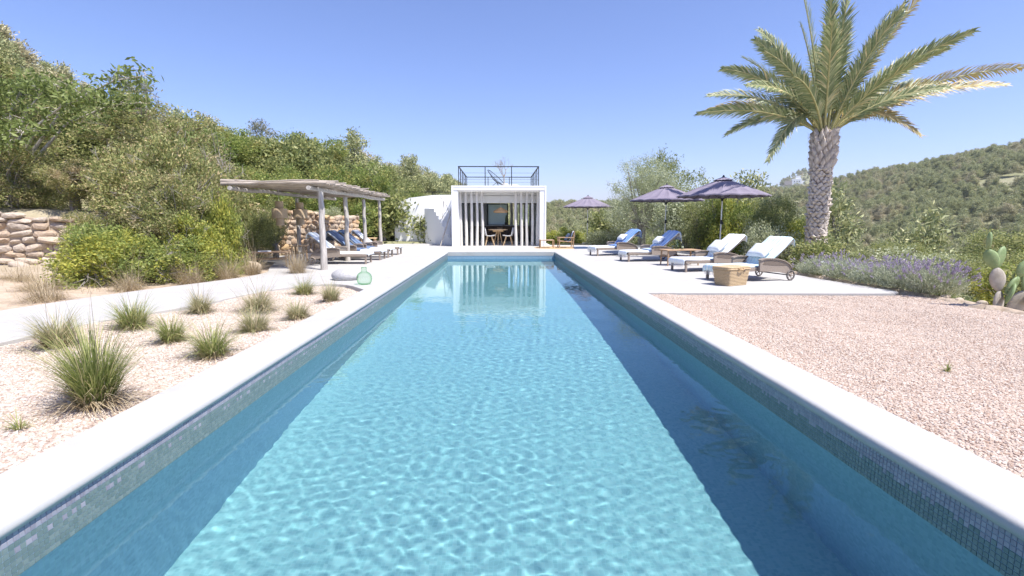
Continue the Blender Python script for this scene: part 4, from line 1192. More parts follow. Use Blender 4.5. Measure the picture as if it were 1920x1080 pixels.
# straw basket
t = thing('straw_basket', 'rectangular coiled straw basket with lid on the deck', 'basket', (4.22, 8.93, 0), R(27))
def rrect(w, d, r, n=5):
    P = []
    for cx, cy, a0 in ((w / 2 - r, d / 2 - r, 0), (-w / 2 + r, d / 2 - r, 90), (-w / 2 + r, -d / 2 + r, 180), (w / 2 - r, -d / 2 + r, 270)):
        for k in range(n + 1): P.append((cx + r * math.cos(R(a0 + 90 * k / n)), cy + r * math.sin(R(a0 + 90 * k / n))))
    return P
def coil_wall(z0, z1, w0, d0, w1, d1, coils, bulge=.007):
    V = []; n = None; rows = coils * 4
    for i in range(rows + 1):
        t_ = i / rows; w = w0 + (w1 - w0) * t_; d = d0 + (d1 - d0) * t_; k = bulge * abs(math.sin(PI * coils * t_))
        ring = rrect(w + 2 * k, d + 2 * k, .06); n = len(ring)
        V += [(x, y, z0 + (z1 - z0) * t_) for x, y in ring]
    F = [(i * n + k, i * n + (k + 1) % n, (i + 1) * n + (k + 1) % n, (i + 1) * n + k) for i in range(rows) for k in range(n)]
    return MB().add(V, F, True), n, V
mb, n, V = coil_wall(0, .285, .50, .31, .58, .37, 11, .012)
mb.add(V[:n], [tuple(reversed(range(n)))])
mb.build('body', M['straw'], t)
mb, n, V = coil_wall(.287, .345, .60, .39, .585, .375, 2, .012)
mb.add(V[-n:], [tuple(range(n))])
lid = mb.build('lid', M['straw'], t)
MB().tube([(-.07, -.20, .32), (-.06, -.225, .30), (0, -.235, .295), (.06, -.225, .30), (.07, -.20, .32)], .012, 6).build('handle', M['jute'], lid)
MB().box((.10, -.203, .275), (.025, .012, .05)).build('clasp', M['wicker_dark'], t)

# green demijohn
t = thing('demijohn', 'round green glass demijohn standing on the pool edge', 'bottle', (-2.50, 9.12, 0))
outer = [(0, .004), (.07, .0), (.105, .012), (.128, .05), (.138, .10), (.136, .14), (.12, .185), (.09, .215), (.06, .232), (.048, .245), (.045, .285), (.05, .29), (.05, .305), (.045, .31)]
MB().lathe(outer, 40).build('glass_body', M['green_glass'], t)
MB().lathe([(.045, .31), (.047, .318), (.041, .31)], 24).build('lip', M['green_glass'], t)

# boulders
def rock(name, loc, sc, mat, label, seed, lump=.12, sub=4):
    import bmesh
    bm = bmesh.new(); bmesh.ops.create_icosphere(bm, subdivisions=sub, radius=1)
    rs = np.random.RandomState(seed); D = rs.normal(size=(9, 3)); D /= np.linalg.norm(D, axis=1)[:, None]; A = rs.uniform(.4, 1, 9); Ph = rs.uniform(0, 6, 9)
    for v in bm.verts:
        c = np.array(v.co); k = 1 + lump * sum(a * math.sin(2.3 * float(d @ c) + p_) for d, a, p_ in zip(D, A, Ph)) / 2.2
        v.co = v.co * k
    me = bpy.data.meshes.new(name); bm.to_mesh(me); bm.free(); me.materials.append(mat)
    me.polygons.foreach_set('use_smooth', [True] * len(me.polygons))
    o = obj(name, me, loc=loc, scale=sc); tag(o, label, 'rock'); return o
rock('boulder', (-3.10, 9.85, .08), (.27, .21, .125), M['boulder'], 'smooth grey boulder lying next to the demijohn', 3, .10)
rock('boulder', (-5.85, 11.75, .05), (.22, .2, .17), M['rock_beige'], 'beige rock at the edge of the path below the bench', 8, .16)

# ================================================================== DRY STONE WALLS
def stone_variants(n, mat, seed):
    import bmesh
    out = []
    for i in range(n):
        rs = np.random.RandomState(seed + i)
        bm = bmesh.new(); bmesh.ops.create_icosphere(bm, subdivisions=2, radius=1)
        D = rs.normal(size=(7, 3)); D /= np.linalg.norm(D, axis=1)[:, None]; cut = rs.uniform(.50, .85, 7)
        for v in bm.verts:
            c = np.array(v.co)
            c = np.sign(c) * np.abs(c) ** .62 * .8                # boxier
            for d, k in zip(D, cut):
                e = float(d @ c) - k
                if e > 0: c = c - d * e * .85
            v.co = c
        me = bpy.data.meshes.new('stone'); bm.to_mesh(me); bm.free(); me.materials.append(mat)
        me.polygons.foreach_set('use_smooth', [False] * len(me.polygons))
        out.append(me)
    return out
ST_P = stone_variants(7, M['stone_pale'], 50); ST_O = stone_variants(7, M['stone_orange'], 80)
def stone_wall(name, pts, h0, h1, label, variants, sw, sh, seed, zbase=0.0, core=True, ends=True):
    """pts: polyline of the face in plan; stones laid in uneven courses"""
    t = thing(name, label, 'stone wall', (pts[0][0], pts[0][1], zbase)); rnd = random.Random(seed)
    P = [Vector((x - pts[0][0], y - pts[0][1], 0)) for x, y in pts]
    seg = [(P[i + 1] - P[i]).length for i in range(len(P) - 1)]; L = sum(seg)
    def at(s):
        for i, l in enumerate(seg):
            if s <= l or i == len(seg) - 1:
                return P[i].lerp(P[i + 1], s / l), (P[i + 1] - P[i]).normalized()
            s -= l
    z = 0.0; row = 0
    while z < max(h0, h1) - .04:
        hh = sh * rnd.uniform(.75, 1.3); s = rnd.uniform(-.1, 0)
        while s < L:
            w = sw * rnd.uniform(.55, 1.5); c, d = at(max(0, min(L, s + w / 2)))
            lim = h0 + (h1 - h0) * (s + w / 2) / L
            if z + hh * .6 < lim + rnd.uniform(-.05, .05):
                k = hh * rnd.uniform(.85, 1.12)
                o = obj('stone', rnd.choice(variants), t, loc=(c.x + rnd.uniform(-.03, .03), c.y + rnd.uniform(-.04, .04), z + k / 2 + rnd.uniform(-.02, .02)),
                        rot=(rnd.uniform(-.18, .18), rnd.uniform(-.2, .2), math.atan2(d.y, d.x) + rnd.uniform(-.2, .2) + rnd.choice((0, PI))),
                        scale=(w * .66, sw * rnd.uniform(.45, .6), k * .66))
            s += w
        z += hh; row += 1
    q = MB()
    for i in range(len(P) - 1):
        a, b = P[i], P[i + 1]; d = (b - a).normalized(); nrm = Vector((-d.y, d.x, 0))
        f0 = sum(seg[:i]) / L; f1 = sum(seg[:i + 1]) / L
        za = h0 + (h1 - h0) * f0 - .10; zb = h0 + (h1 - h0) * f1 - .10
        A, B, C, D_ = a - nrm * .02, b - nrm * .02, b + nrm * .35, a + nrm * .35
        q.add([(A.x, A.y, -.4), (B.x, B.y, -.4), (C.x, C.y, -.4), (D_.x, D_.y, -.4), (A.x, A.y, za), (B.x, B.y, zb), (C.x, C.y, zb), (D_.x, D_.y, za)],
              [(3, 2, 1, 0), (4, 5, 6, 7), (0, 1, 5, 4), (1, 2, 6, 5), (2, 3, 7, 6), (3, 0, 4, 7)])
    q.build('core', M['earth'], t)
    return t
stone_wall('stone_wall', [(-14.6, 11.2), (-12.2, 11.7), (-10.7, 12.15), (-10.1, 13.0)], 1.72, 1.15, 'pale dry stone wall at the left edge below the shrubs', ST_P, .34, .165, 1, .02)
stone_wall('stone_wall', [(-18.5, 15.2), (-16.2, 15.2), (-14.3, 15.6)], 1.25, 1.1, 'upper orange dry stone wall above the lower wall', ST_O, .36, .18, 2, 1.35)
stone_wall('stone_wall', [(-8.0, 15.4), (-7.3, 17.0), (-6.6, 19.0), (-6.0, 21.1), (-6.25, 21.6)], 1.6, 1.32, 'ochre dry stone wall half shaded behind the pergola loungers', ST_O, .27, .165, 3)
rk = random.Random(6)
for i, (x, y, s_) in enumerate([(-11.6, 11.3, .13), (-11.0, 11.55, .16), (-12.1, 11.0, .12), (-10.5, 11.9, .15)]):
    rock('loose_stone', (x, y, s_ * .5 + .05), (s_ * 1.5, s_ * 1.1, s_ * .8), M['stone_pale'], ['small tan stone fallen below the left stone wall', 'larger fallen stone below the end of the left stone wall', 'fallen stone lying farthest left under the stone wall', 'fallen stone at the tip of the left stone wall'][i], 20 + i, .2, 3)

# ================================================================== VEGETATION
def leaves(rs, C, n_per, spread, L, W, up=.3, out=.8, center=None, flat=.0, jl=.35):
    """rhombic leaves around clump centres C (n,3)"""
    n = len(C) * n_per
    base = np.repeat(C, n_per, 0)
    sp = np.asarray(spread) if np.ndim(spread) else np.full(3, spread)
    off = rs.normal(size=(n, 3)) * sp
    P = base + off
    ctr = np.zeros(3) if center is None else np.asarray(center)
    o = P - ctr; o /= np.linalg.norm(o, axis=1)[:, None] + 1e-6
    d = o * out + rs.normal(size=(n, 3)) * .75; d[:, 2] += up
    d /= np.linalg.norm(d, axis=1)[:, None]
    s = np.cross(d, rs.normal(size=(n, 3)) + np.array([0, 0, 1.2]) * 0 + flat * np.array([0, 0, 1])); s /= np.linalg.norm(s, axis=1)[:, None] + 1e-6
    l = L * rs.uniform(1 - jl, 1 + jl, (n, 1)); w = W * rs.uniform(.75, 1.25, (n, 1))
    nrm = np.cross(d, s)
    V = np.stack([P - d * l / 2, P + s * w / 2 + nrm * w * .12 , P + d * l / 2, P - s * w / 2 + nrm * w * .12], 1).reshape(-1, 3)
    F = np.arange(4 * n).reshape(n, 4)
    return V, F
def blob_points(rs, blobs, n, shell=.45):
    vol = np.array([b[3] * b[4] * b[5] for b in blobs]) ** .75; vol /= vol.sum()
    k = rs.choice(len(blobs), n, p=vol); B = np.array(blobs)[k]
    u = rs.normal(size=(n, 3)); u /= np.linalg.norm(u, axis=1)[:, None]
    r = (1 - shell * rs.uniform(0, 1, (n, 1)) ** 1.6)
    return B[:, :3] + u * r * B[:, 3:6]
def limbs(rs, trunk_h, r0, targets, mat, multi=1, lean=.1):
    mb = MB()
    for i, tg in enumerate(targets):
        tg = Vector(tg); b = Vector((rs.uniform(-1, 1) * .12 * (multi > 1), rs.uniform(-1, 1) * .12 * (multi > 1), -.15))
        k = Vector((b.x + rs.normal(0, lean) * trunk_h * .4, b.y + rs.normal(0, lean) * trunk_h * .4, trunk_h))
        m = k.lerp(tg, .5) + Vector(rs.normal(0, .07, 3)) * tg.length * .5
        rr = r0 / (1 if multi == 1 and i == 0 else 1.6)
        mb.tube([b, b.lerp(k, .5) + Vector((rs.normal(0, .03), rs.normal(0, .03), 0)), k, m, tg], [rr, rr * .85, rr * .7, rr * .42, rr * .15], 7)
    return mb
class Proto: pass
def proto(kind, seed, blobs, nclump, nper, spread, L, W, leaf, bark='bark', trunk_h=.5, r0=.09, twigs=0, twig_mat='bark', shell=.45, up=.3, multi=3, flat=0, center=None, out=.8):
    rs = np.random.RandomState(seed); p = Proto()
    C = blob_points(rs, blobs, nclump, shell); C[:, 2] = np.maximum(C[:, 2], .05)
    ctr = np.mean(np.array(blobs)[:, :3], 0) if center is None else center
    V, F = leaves(rs, C, nper, spread, L, W, up, out, ctr, flat)
    V[:, 2] = np.maximum(V[:, 2], -.05)
    p.crown = mesh_np(kind + '_crown', V, F, M[leaf])
    tg = [b[:3] for b in blobs] + [tuple(c) for c in C[::max(1, nclump // 14)]]
    p.trunk = limbs(rs, trunk_h, r0, tg, None, multi).mesh(kind + '_trunk', M[bark])
    p.twigs = None
    if twigs:
        q = MB()
        S = blob_points(rs, blobs, twigs, .18)
        for s in S:
            o = Vector(s) - Vector(ctr); o.normalize()
            d = (o + Vector(rs.normal(0, .6, 3)) + Vector((0, 0, .25))).normalized()
            l = rs.uniform(.25, .6); a = Vector(s) - o * .12
            q.tube([a, a + d * l * .5 + Vector(rs.normal(0, .03, 3)), a + d * l], [.006, .0045, .002], 4, cap=False)
            for _ in range(5):
                st = a + d * l * rs.uniform(.2, .8); d2 = (d + Vector(rs.normal(0, .7, 3))).normalized()
                q.tube([st, st + d2 * l * .45], [.005, .0025], 4, cap=False)
        p.twigs = q.mesh(kind + '_twigs', M[twig_mat])
    return p
def plant(p, name, label, cat, loc, sc=1.0, rz=0.0, group=None):
    t = thing(name, label, cat, loc, rz, group, sc)
    obj('trunk', p.trunk, t); obj('crown', p.crown, t)
    if p.twigs: obj('twigs', p.twigs, t)['kind'] = 'stuff'
    return t
def on(x, y, dz=0.0): return (x, y, float(height(x, y)) + dz)

def bl(rs, n, R_, H, low=.25, sq=.55, k0=.32, k1=.5):
    out = []
    for i in range(n):
        a = rs.uniform(0, 6.28); r = R_ * math.sqrt(rs.uniform(0, 1)) * .62; z = H * rs.uniform(low, .80)
        k = R_ * rs.uniform(k0, k1) * (1.15 - .5 * max(0, z / H - .55))
        out.append((r * math.cos(a), r * math.sin(a), z, k, k, k * sq * H / R_ if H < R_ else k * .85))
    return out
r1 = np.random.RandomState(1)
mastic = [proto('mastic', 101 + i, bl(np.random.RandomState(60 + i), 13, 1.5, 3.0, .12, k0=.27, k1=.42), 290, 66, .085, .080, .034, 'leaf_drab', trunk_h=.6, r0=.06, twigs=55, multi=5) for i in range(2)]
yellow = [proto('yellow', 111 + i, bl(np.random.RandomState(70 + i), 8, 1.0, 1.25, .15), 190, 58, .075, .07, .036, 'leaf_yellow', trunk_h=.25, r0=.03, twigs=10, multi=5) for i in range(2)]
carob = [proto('carob', 121 + i, bl(np.random.RandomState(80 + i), 12, 2.1, 4.6, .22), 300, 72, .15, .12, .056, 'leaf_green', trunk_h=1.0, r0=.12, multi=2) for i in range(2)]
olive = [proto('olive', 131 + i, bl(np.random.RandomState(90 + i), 13, 2.2, 4.2, .18), 330, 95, .14, .085, .024, 'leaf_olive', trunk_h=.9, r0=.13, multi=2, twigs=14) for i in range(1)]
darkt = [proto('dark', 141 + i, bl(np.random.RandomState(95 + i), 10, 1.8, 4.0, .2), 230, 75, .13, .09, .042, 'leaf_dark', trunk_h=.9, r0=.10, multi=2, twigs=10) for i in range(2)]
def pine_blobs(rs, H, R_):
    out = []
    for i in range(9):
        z = H * (.38 + .6 * i / 8); k = R_ * (1 - .62 * (i / 8)) * rs.uniform(.75, 1.1); a = rs.uniform(0, 6.28); o = k * .5
        out.append((o * math.cos(a), o * math.sin(a), z, k * .75, k * .75, k * .42))
    return out
pines = [proto('pine', 151 + i, pine_blobs(np.random.RandomState(20 + i), 7.0, 2.4), 230, 16, .26, .34, .12, 'needle', trunk_h=2.2, r0=.14, multi=1, shell=.6) for i in range(3)]
scrub = [proto('scrub', 161 + i, bl(np.random.RandomState(30 + i), 7, 1.3, 1.7, .15), 200, 22, .17, .16, .075, 'leaf_dark', trunk_h=.3, r0=.04, multi=4) for i in range(1)]
scrub_l = [proto('scrubl', 171 + i, bl(np.random.RandomState(40 + i), 8, 1.3, 1.9, .15), 300, 30, .13, .09, .035, 'leaf_olive', trunk_h=.3, r0=.04, multi=4, twigs=16) for i in range(1)]
greyp = [proto('greypine', 181, pine_blobs(np.random.RandomState(24), 6.0, 1.9), 260, 18, .2, .26, .08, 'needle_grey', trunk_h=2.0, r0=.12, multi=1, shell=.6)]

# --- left: maquis shrubs between path, walls and hill
DR = 'drab olive shrubs massed left of the pool'
plant(mastic[0], 'mastic_shrub', 'tall drab olive shrub with grey twigs behind the lower stone wall end', 'shrub', on(-9.0, 12.7), (1.05, 1.0, 1.10), .4, DR)
plant(mastic[1], 'mastic_shrub', 'broad brownish green shrub in the middle of the shrub mass', 'shrub', on(-7.7, 11.9), (1.12, 1.0, 1.10), 1.7, DR)
plant(mastic[0], 'mastic_shrub', 'dense olive shrub touching the left end of the pergola', 'shrub', on(-6.95, 11.15), (.72, .78, .80), 3.1, DR)
plant(mastic[1], 'mastic_shrub', 'olive shrub rising above the upper orange stone wall', 'shrub', on(-13.6, 14.9), (1.25, 1.2, 1.05), 4.0, DR)
plant(mastic[0], 'mastic_shrub', 'high olive brown shrub behind the two front shrubs', 'shrub', on(-10.2, 15.2), (1.3, 1.3, 1.05), 5.2, DR)
plant(mastic[1], 'mastic_shrub', 'olive shrub behind the pergola roof end', 'shrub', on(-8.4, 14.4), (1.1, 1.1, 1.10), .9, DR)
plant(mastic[0], 'mastic_shrub', 'low olive shrub overhanging the stones of the lower wall', 'shrub', on(-9.1, 11.7), (.55, .5, .45), 2.2, DR)
plant(mastic[1], 'mastic_shrub', 'olive shrub at the far left edge above the stone walls', 'shrub', on(-16.3, 17.0), (1.5, 1.5, 1.15), 2.6, DR)
plant(mastic[0], 'mastic_shrub', 'olive shrub in the second row behind the tall twiggy one', 'shrub', on(-12.4, 17.6), (1.4, 1.4, .9), 3.6, DR)
plant(mastic[1], 'mastic_shrub', 'olive shrub hiding the stem of the broad leaved tree', 'shrub', on(-12.6, 13.35), (.85, .7, .62), 1.1, DR)
plant(mastic[0], 'mastic_shrub', 'small olive shrub growing on top of the lower stone wall', 'shrub', on(-11.2, 13.5), (.7, .6, .5), 4.4, DR)
YL = 'bright yellow green bushes along the path'
plant(yellow[0], 'yellow_bush', 'low yellow green bush at the left end of the path edge bushes', 'bush', on(-7.35, 9.35), (1.0, .9, .80), .3, YL)
plant(yellow[1], 'yellow_bush', 'low bright bush second along the path edge', 'bush', on(-6.55, 9.75), (.85, .85, .72), 1.3, YL)
plant(yellow[0], 'yellow_bush', 'yellow green bush in front of the dense olive shrub', 'bush', on(-6.25, 10.75), (.75, .75, .95), 2.3, YL)
plant(yellow[1], 'yellow_bush', 'tallest yellow green bush beside the pergola and bench', 'bush', on(-6.25, 11.45), (.62, .62, 1.4), 3.9, YL)
plant(yellow[1], 'yellow_bush', 'yellow tinged bush between the stone wall and the path bushes', 'bush', on(-8.05, 10.5), (.8, .8, .8), 5.0, YL)
plant(scrub_l[0], 'silver_bush', 'small silvery plant growing between the two left stone walls', 'bush', on(-12.9, 13.05, .05), (.26, .22, .22), 2.0)
# --- trees behind the pergola
CB = 'glossy green trees behind the pergola'
plant(carob[0], 'carob_tree', 'green leafy tree rising behind the pergola posts', 'tree', on(-7.9, 23.9), (1.0, 1.0, .88), .5, CB)
plant(carob[1], 'carob_tree', 'green leafy tree at the end of the paving next to the white stair', 'tree', on(-6.0, 25.6), (.95, .95, .92), 1.9, CB)
plant(carob[0], 'carob_tree', 'green tree behind the ochre stone wall', 'tree', on(-9.6, 20.5), (.9, .9, .62), 2.9, CB)
plant(carob[1], 'carob_tree', 'green tree at the left behind the pergola roof', 'tree', on(-9.3, 17.4), (.9, .9, .62), 4.1, CB)
plant(carob[0], 'carob_tree', 'low green tree beside the slot window wall', 'tree', on(-5.1, 27.3), (.55, .6, .62), 4.4, CB)
plant(carob[1], 'carob_tree', 'green tree on the slope between the shrubs and the hill', 'tree', on(-13.2, 24.0), (1.1, 1.1, .62), 5.5, CB)
plant(carob[0], 'carob_tree', 'green tree farthest back behind the pergola trees', 'tree', on(-11.0, 28.5), (1.0, 1.0, .7), 3.2, CB)
plant(darkt[0], 'dark_bush', 'dark bush filling the shade under the pergola lanterns', 'bush', on(-6.85, 15.3), (.42, .5, .50), .2)
plant(darkt[1], 'dark_bush', 'dark undergrowth behind the low wooden bench', 'bush', on(-6.75, 13.9), (.33, .4, .42), 1.2)
plant(scrub_l[0], 'grey_bush', 'pale grey green bush growing over the ochre wall top', 'bush', (-6.9, 20.3, .85), (.5, .5, .42), .7)
# --- broad leaved tree with arching branches, far left
def broad_tree():
    rs = np.random.RandomState(77)
    t = thing('broadleaf_tree', 'broad leaved tree arching pale branches over the shrubs at the left', 'tree', on(-13.3, 13.8, -.75))
    mb = MB(); VV = []; FF = []; nb = 0
    tips = [(4.6, -.6, 3.95), (3.2, -.9, 3.3), (2.2, -.4, 3.75), (1.2, -1.0, 3.5), (-.4, -1.3, 3.3), (-1.6, -1.0, 3.7), (-.8, -.6, 2.6), (.8, .3, 3.9), (3.6, .4, 3.5), (-2.6, -.7, 3.2), (1.9, -1.2, 2.5)]
    for tp_ in tips:
        T = Vector(tp_); pts = [Vector((rs.normal(0, .06), rs.normal(0, .06), 0)), Vector((T.x * .12, T.y * .1, T.z * .42)), Vector((T.x * .48, T.y * .5, T.z * .83)), Vector((T.x * .78, T.y * .8, T.z * .97)), T]
        mb.tube(pts, [.06, .045, .032, .02, .007], 7)
        C = []
        for k in range(24):
            u = .4 + .6 * rs.uniform(0, 1) ** .6; i = min(3, int(u * 4)); c = pts[i].lerp(pts[i + 1], min(1, u * 4 - i))
            side = Vector((rs.normal(0, .26), rs.normal(0, .26), rs.normal(.02, .16))) * (1.15 - .5 * u)
            e = c + side; C.append(tuple(e))
            mb.tube([c, c.lerp(e, .55) + Vector((0, 0, .03)), e], [.010, .007, .003], 4, cap=False)
        V, F = leaves(rs, np.array(C), 16, (.14, .14, .09), .165, .066, up=-.35, out=.5, center=(0, 0, 2.5))
        VV.append(V); FF.append(F + nb); nb += len(V)
    mb.build('trunk', M['bark_pale'], t)
    obj('crown', mesh_np('crown', np.vstack(VV), np.vstack(FF), M['leaf_fig']), t)
broad_tree()
def sprig(loc, label, h, seed):
    rs = np.random.RandomState(seed); t = thing('leafy_sapling', label, 'sapling', loc, 0, 'green saplings poking above the shrubs')
    mb = MB(); C = []
    for k in range(5):
        a = rs.uniform(0, 6.28); T = Vector((math.cos(a) * .32, math.sin(a) * .32, h * rs.uniform(.86, 1.02)))
        mb.tube([(0, 0, 0), (T.x * .2, T.y * .2, T.z * .55), tuple(T)], [.03, .018, .005], 5)
        for _ in range(9):
            u = rs.uniform(.62, 1.0); C.append((T.x * u + rs.normal(0, .09), T.y * u + rs.normal(0, .09), T.z * u + rs.normal(0, .06)))
    mb.build('trunk', M['bark'], t)
    V, F = leaves(rs, np.array(C), 9, .075, .12, .055, up=.2, center=(0, 0, h * .6)); obj('crown', mesh_np('crown', V, F, M['leaf_fig']), t)
sprig(on(-9.0, 14.3), 'green sapling standing out against the sky above the twiggy shrub', 3.7, 1)
sprig(on(-8.4, 15.6), 'thin green sapling right of the other sapling on the skyline', 3.75, 2)
plant(greyp[0], 'grey_pine', 'grey green pine standing above the shrub skyline', 'tree', on(-18.9, 27.0), (1.0, 1.0, .80), .4)
plant(greyp[0], 'grey_pine', 'dull grey pine just above the middle of the shrubs', 'tree', on(-16.5, 36.0), (.9, .9, .7), 1.4)

# --- right: olive, bushes on the slope
plant(olive[0], 'olive_tree', 'silvery olive tree behind the parasols', 'tree', on(6.9, 24.2), (1.0, 1.0, 1.04), .3)
plant(darkt[0], 'evergreen_tree', 'dark evergreen tree rising behind the olive tree', 'tree', on(9.6, 28.5), (1.15, 1.15, 1.5), .9)
plant(darkt[1], 'evergreen_tree', 'dark bushy tree beneath the olive branches', 'tree', on(8.4, 21.0), (.75, .75, .72), 1.4)
plant(scrub_l[0], 'slope_bush', 'greyish bush behind the lounger with the deep blue towel', 'bush', on(5.2, 24.9), (.9, .8, .62), .6)
SB = 'bushes on the slope behind the loungers'
def sb(p, x, y, s, rz, label, nm='slope_bush', dz=0): plant(p, nm, label, 'bush', on(x, y, dz), s, rz, SB)
sb(yellow[0], 8.3, 17.6, (1.3, 1.3, 1.9), .4, 'yellow green bush between the middle and near parasol poles')
sb(darkt[0], 7.7, 19.0, (.6, .6, .62), 2.0, 'dark green bush behind the lounger with the rumpled towel')
sb(darkt[1], 8.9, 16.2, (.6, .6, .66), 3.0, 'dark bush behind the pole of the near parasol')
sb(scrub_l[0], 8.0, 21.4, (1.3, 1.3, 1.5), 1.0, 'pale olive green bush under the left rim of the near parasol')
sb(yellow[1], 9.6, 15.2, (1.0, 1.0, 1.3), 1.7, 'bright bush between the palm trunk and the near parasol')
sb(scrub_l[0], 7.9, 14.6, (.7, .7, .72), 5.1, 'greyish bush directly behind the lounger with the white towel')
sb(yellow[0], 10.6, 17.5, (1.1, 1.1, 1.35), 2.7, 'yellow green bush left of the palm trunk on the slope')
sb(darkt[0], 12.2, 20.0, (.7, .7, .6), 4.7, 'dark bush behind the palm trunk')
sb(scrub[0], 7.9, 12.2, (.6, .6, .55), .3, 'small dark bush at the palm foot')
sb(darkt[1], 12.4, 15.0, (.7, .7, .42), 2.6, 'dark bush right of the palm on the slope')
sb(scrub_l[0], 10.6, 12.0, (1.0, 1.0, .55), 3.3, 'grey green bush behind the lavender')
sb(darkt[0], 10.9, 10.6, (.55, .55, .33), 5.2, 'dark bush between lavender and prickly pear')
sb(yellow[1], 9.4, 8.4, (.85, .85, .7), .8, 'yellow green bush behind the prickly pear')
sb(darkt[1], 13.4, 12.2, (.85, .85, .60), 1.9, 'tall dark bush at the right edge above the prickly pear')
sb(scrub[0], 8.6, 7.0, (.7, .7, .65), 4.4, 'dark bush at the right edge beside the prickly pear')
sb(yellow[0], 12.2, 11.0, (1.0, 1.0, 1.05), 4.9, 'feathery yellow green bush at the far right edge')
sb(darkt[0], 15.5, 17.0, (.8, .8, .5), .5, 'dark bush down the slope right of the palm')
sb(yellow[0], 4.0, 27.2, (1.1, 1.0, .85), 1.4, 'yellow green bush behind the parasol near the pool house')
sb(yellow[1], 2.9, 28.5, (1.2, 1.2, .9), 3.4, 'yellowish bush between pool house and lone parasol')
sb(scrub[0], 6.2, 29.5, (1.3, 1.3, 1.3), 2.1, 'dark bush behind the lone parasol')

# --- pines of the valley that can be told apart
rs = np.random.RandomState(9)
cands = []
while len(cands) < 70:
    a = R(rs.uniform(4, 52)); r = rs.uniform(34, 110); x, y = r * math.sin(a), r * math.cos(a)
    if (math.degrees(a) > 17 or r > 62) and all((x - u) ** 2 + (y - v) ** 2 > 16 for u, v in cands): cands.append((x, y))
for i, (x, y) in enumerate(cands):
    s = rs.uniform(.7, 1.1)
    plant(pines[i % 3], 'valley_pine', 'green pine tree standing in the valley below the terrace', 'tree', on(x, y, -.1), (s * rs.uniform(.95, 1.25), s * rs.uniform(.95, 1.25), s), rs.uniform(0, 6.28), 'pines in the valley')
lc = []
while len(lc) < 26:
    a = R(rs.uniform(-50, -6)); r = rs.uniform(38, 62); x, y = r * math.sin(a), r * math.cos(a)
    if all((x - u) ** 2 + (y - v) ** 2 > 9 for u, v in lc): lc.append((x, y))
for i, (x, y) in enumerate(lc):
    s = rs.uniform(.38, .62)
    plant(pines[i % 3], 'hillside_pine', 'pine tree on the hillside above the shrubs', 'tree', on(x, y, -.1), (s * 1.2, s * 1.2, s), rs.uniform(0, 6.28), 'pines on the hillside left')

# --- far woods as one mass each
def forest(name, pts, scales, meshes, label, seed):
    N_ = len(pts)
    me = bpy.data.meshes.new(name); me.vertices.add(N_); me.vertices.foreach_set('co', np.asarray(pts, np.float32).ravel())
    at = me.attributes.new('size', 'FLOAT', 'POINT'); at.data.foreach_set('value', np.asarray(scales, np.float32))
    o = obj(name, me); tag(o, label, 'woods', kind='stuff')
    ng = bpy.data.node_groups.new(name, 'GeometryNodeTree')
    ng.interface.new_socket('Geometry', in_out='INPUT', socket_type='NodeSocketGeometry'); ng.interface.new_socket('Geometry', in_out='OUTPUT', socket_type='NodeSocketGeometry')
    N = ng.nodes; L = ng.links
    gi = N.new('NodeGroupInput'); go = N.new('NodeGroupOutput'); jn = N.new('GeometryNodeJoinGeometry')
    for k, ob in enumerate(meshes):
        sel = N.new('FunctionNodeRandomValue'); sel.data_type = 'INT'; sel.inputs['Min'].default_value = 0; sel.inputs['Max'].default_value = len(meshes) - 1; sel.inputs['Seed'].default_value = seed
        cm = N.new('FunctionNodeCompare'); cm.data_type = 'INT'; cm.operation = 'EQUAL'
        L.new([s for s in sel.outputs if s.enabled][0], [s for s in cm.inputs if s.enabled][0]); [s for s in cm.inputs if s.enabled][1].default_value = k
        oi = N.new('GeometryNodeObjectInfo'); oi.inputs['Object'].default_value = ob; oi.transform_space = 'ORIGINAL'; oi.inputs['As Instance'].default_value = True
        ip = N.new('GeometryNodeInstanceOnPoints'); L.new(gi.outputs[0], ip.inputs['Points']); L.new(cm.outputs[0], ip.inputs['Selection']); L.new(oi.outputs['Geometry'], ip.inputs['Instance'])
        rr = N.new('FunctionNodeRandomValue'); rr.data_type = 'FLOAT_VECTOR'; rr.inputs[0].default_value = (0, 0, 0); rr.inputs[1].default_value = (.06, .06, 6.28); rr.inputs['Seed'].default_value = seed + 5
        L.new(rr.outputs[0], ip.inputs['Rotation'])
        na = N.new('GeometryNodeInputNamedAttribute'); na.data_type = 'FLOAT'; na.inputs['Name'].default_value = 'size'
        cb = N.new('ShaderNodeCombineXYZ'); ml = N.new('ShaderNodeMath'); ml.operation = 'MULTIPLY'; ml.inputs[1].default_value = 1.18
        out = [s for s in na.outputs if s.enabled][0]
        L.new(out, ml.inputs[0]); L.new(ml.outputs[0], cb.inputs[0]); L.new(ml.outputs[0], cb.inputs[1]); L.new(out, cb.inputs[2])
        L.new(cb.outputs[0], ip.inputs['Scale'])
        L.new(ip.outputs[0], jn.inputs[0])
    L.new(jn.outputs[0], go.inputs[0])
    md = o.modifiers.new('woods', 'NODES'); md.node_group = ng
    return o
pine_crowns = [o for o in SC.objects if o.name.startswith('crown') and o.data in [p.crown for p in pines]]
src = []
for p_ in pines: src.append(next(o for o in pine_crowns if o.data == p_.crown))
scr = next(o for o in SC.objects if o.type == 'MESH' and o.data == scrub[0].crown)
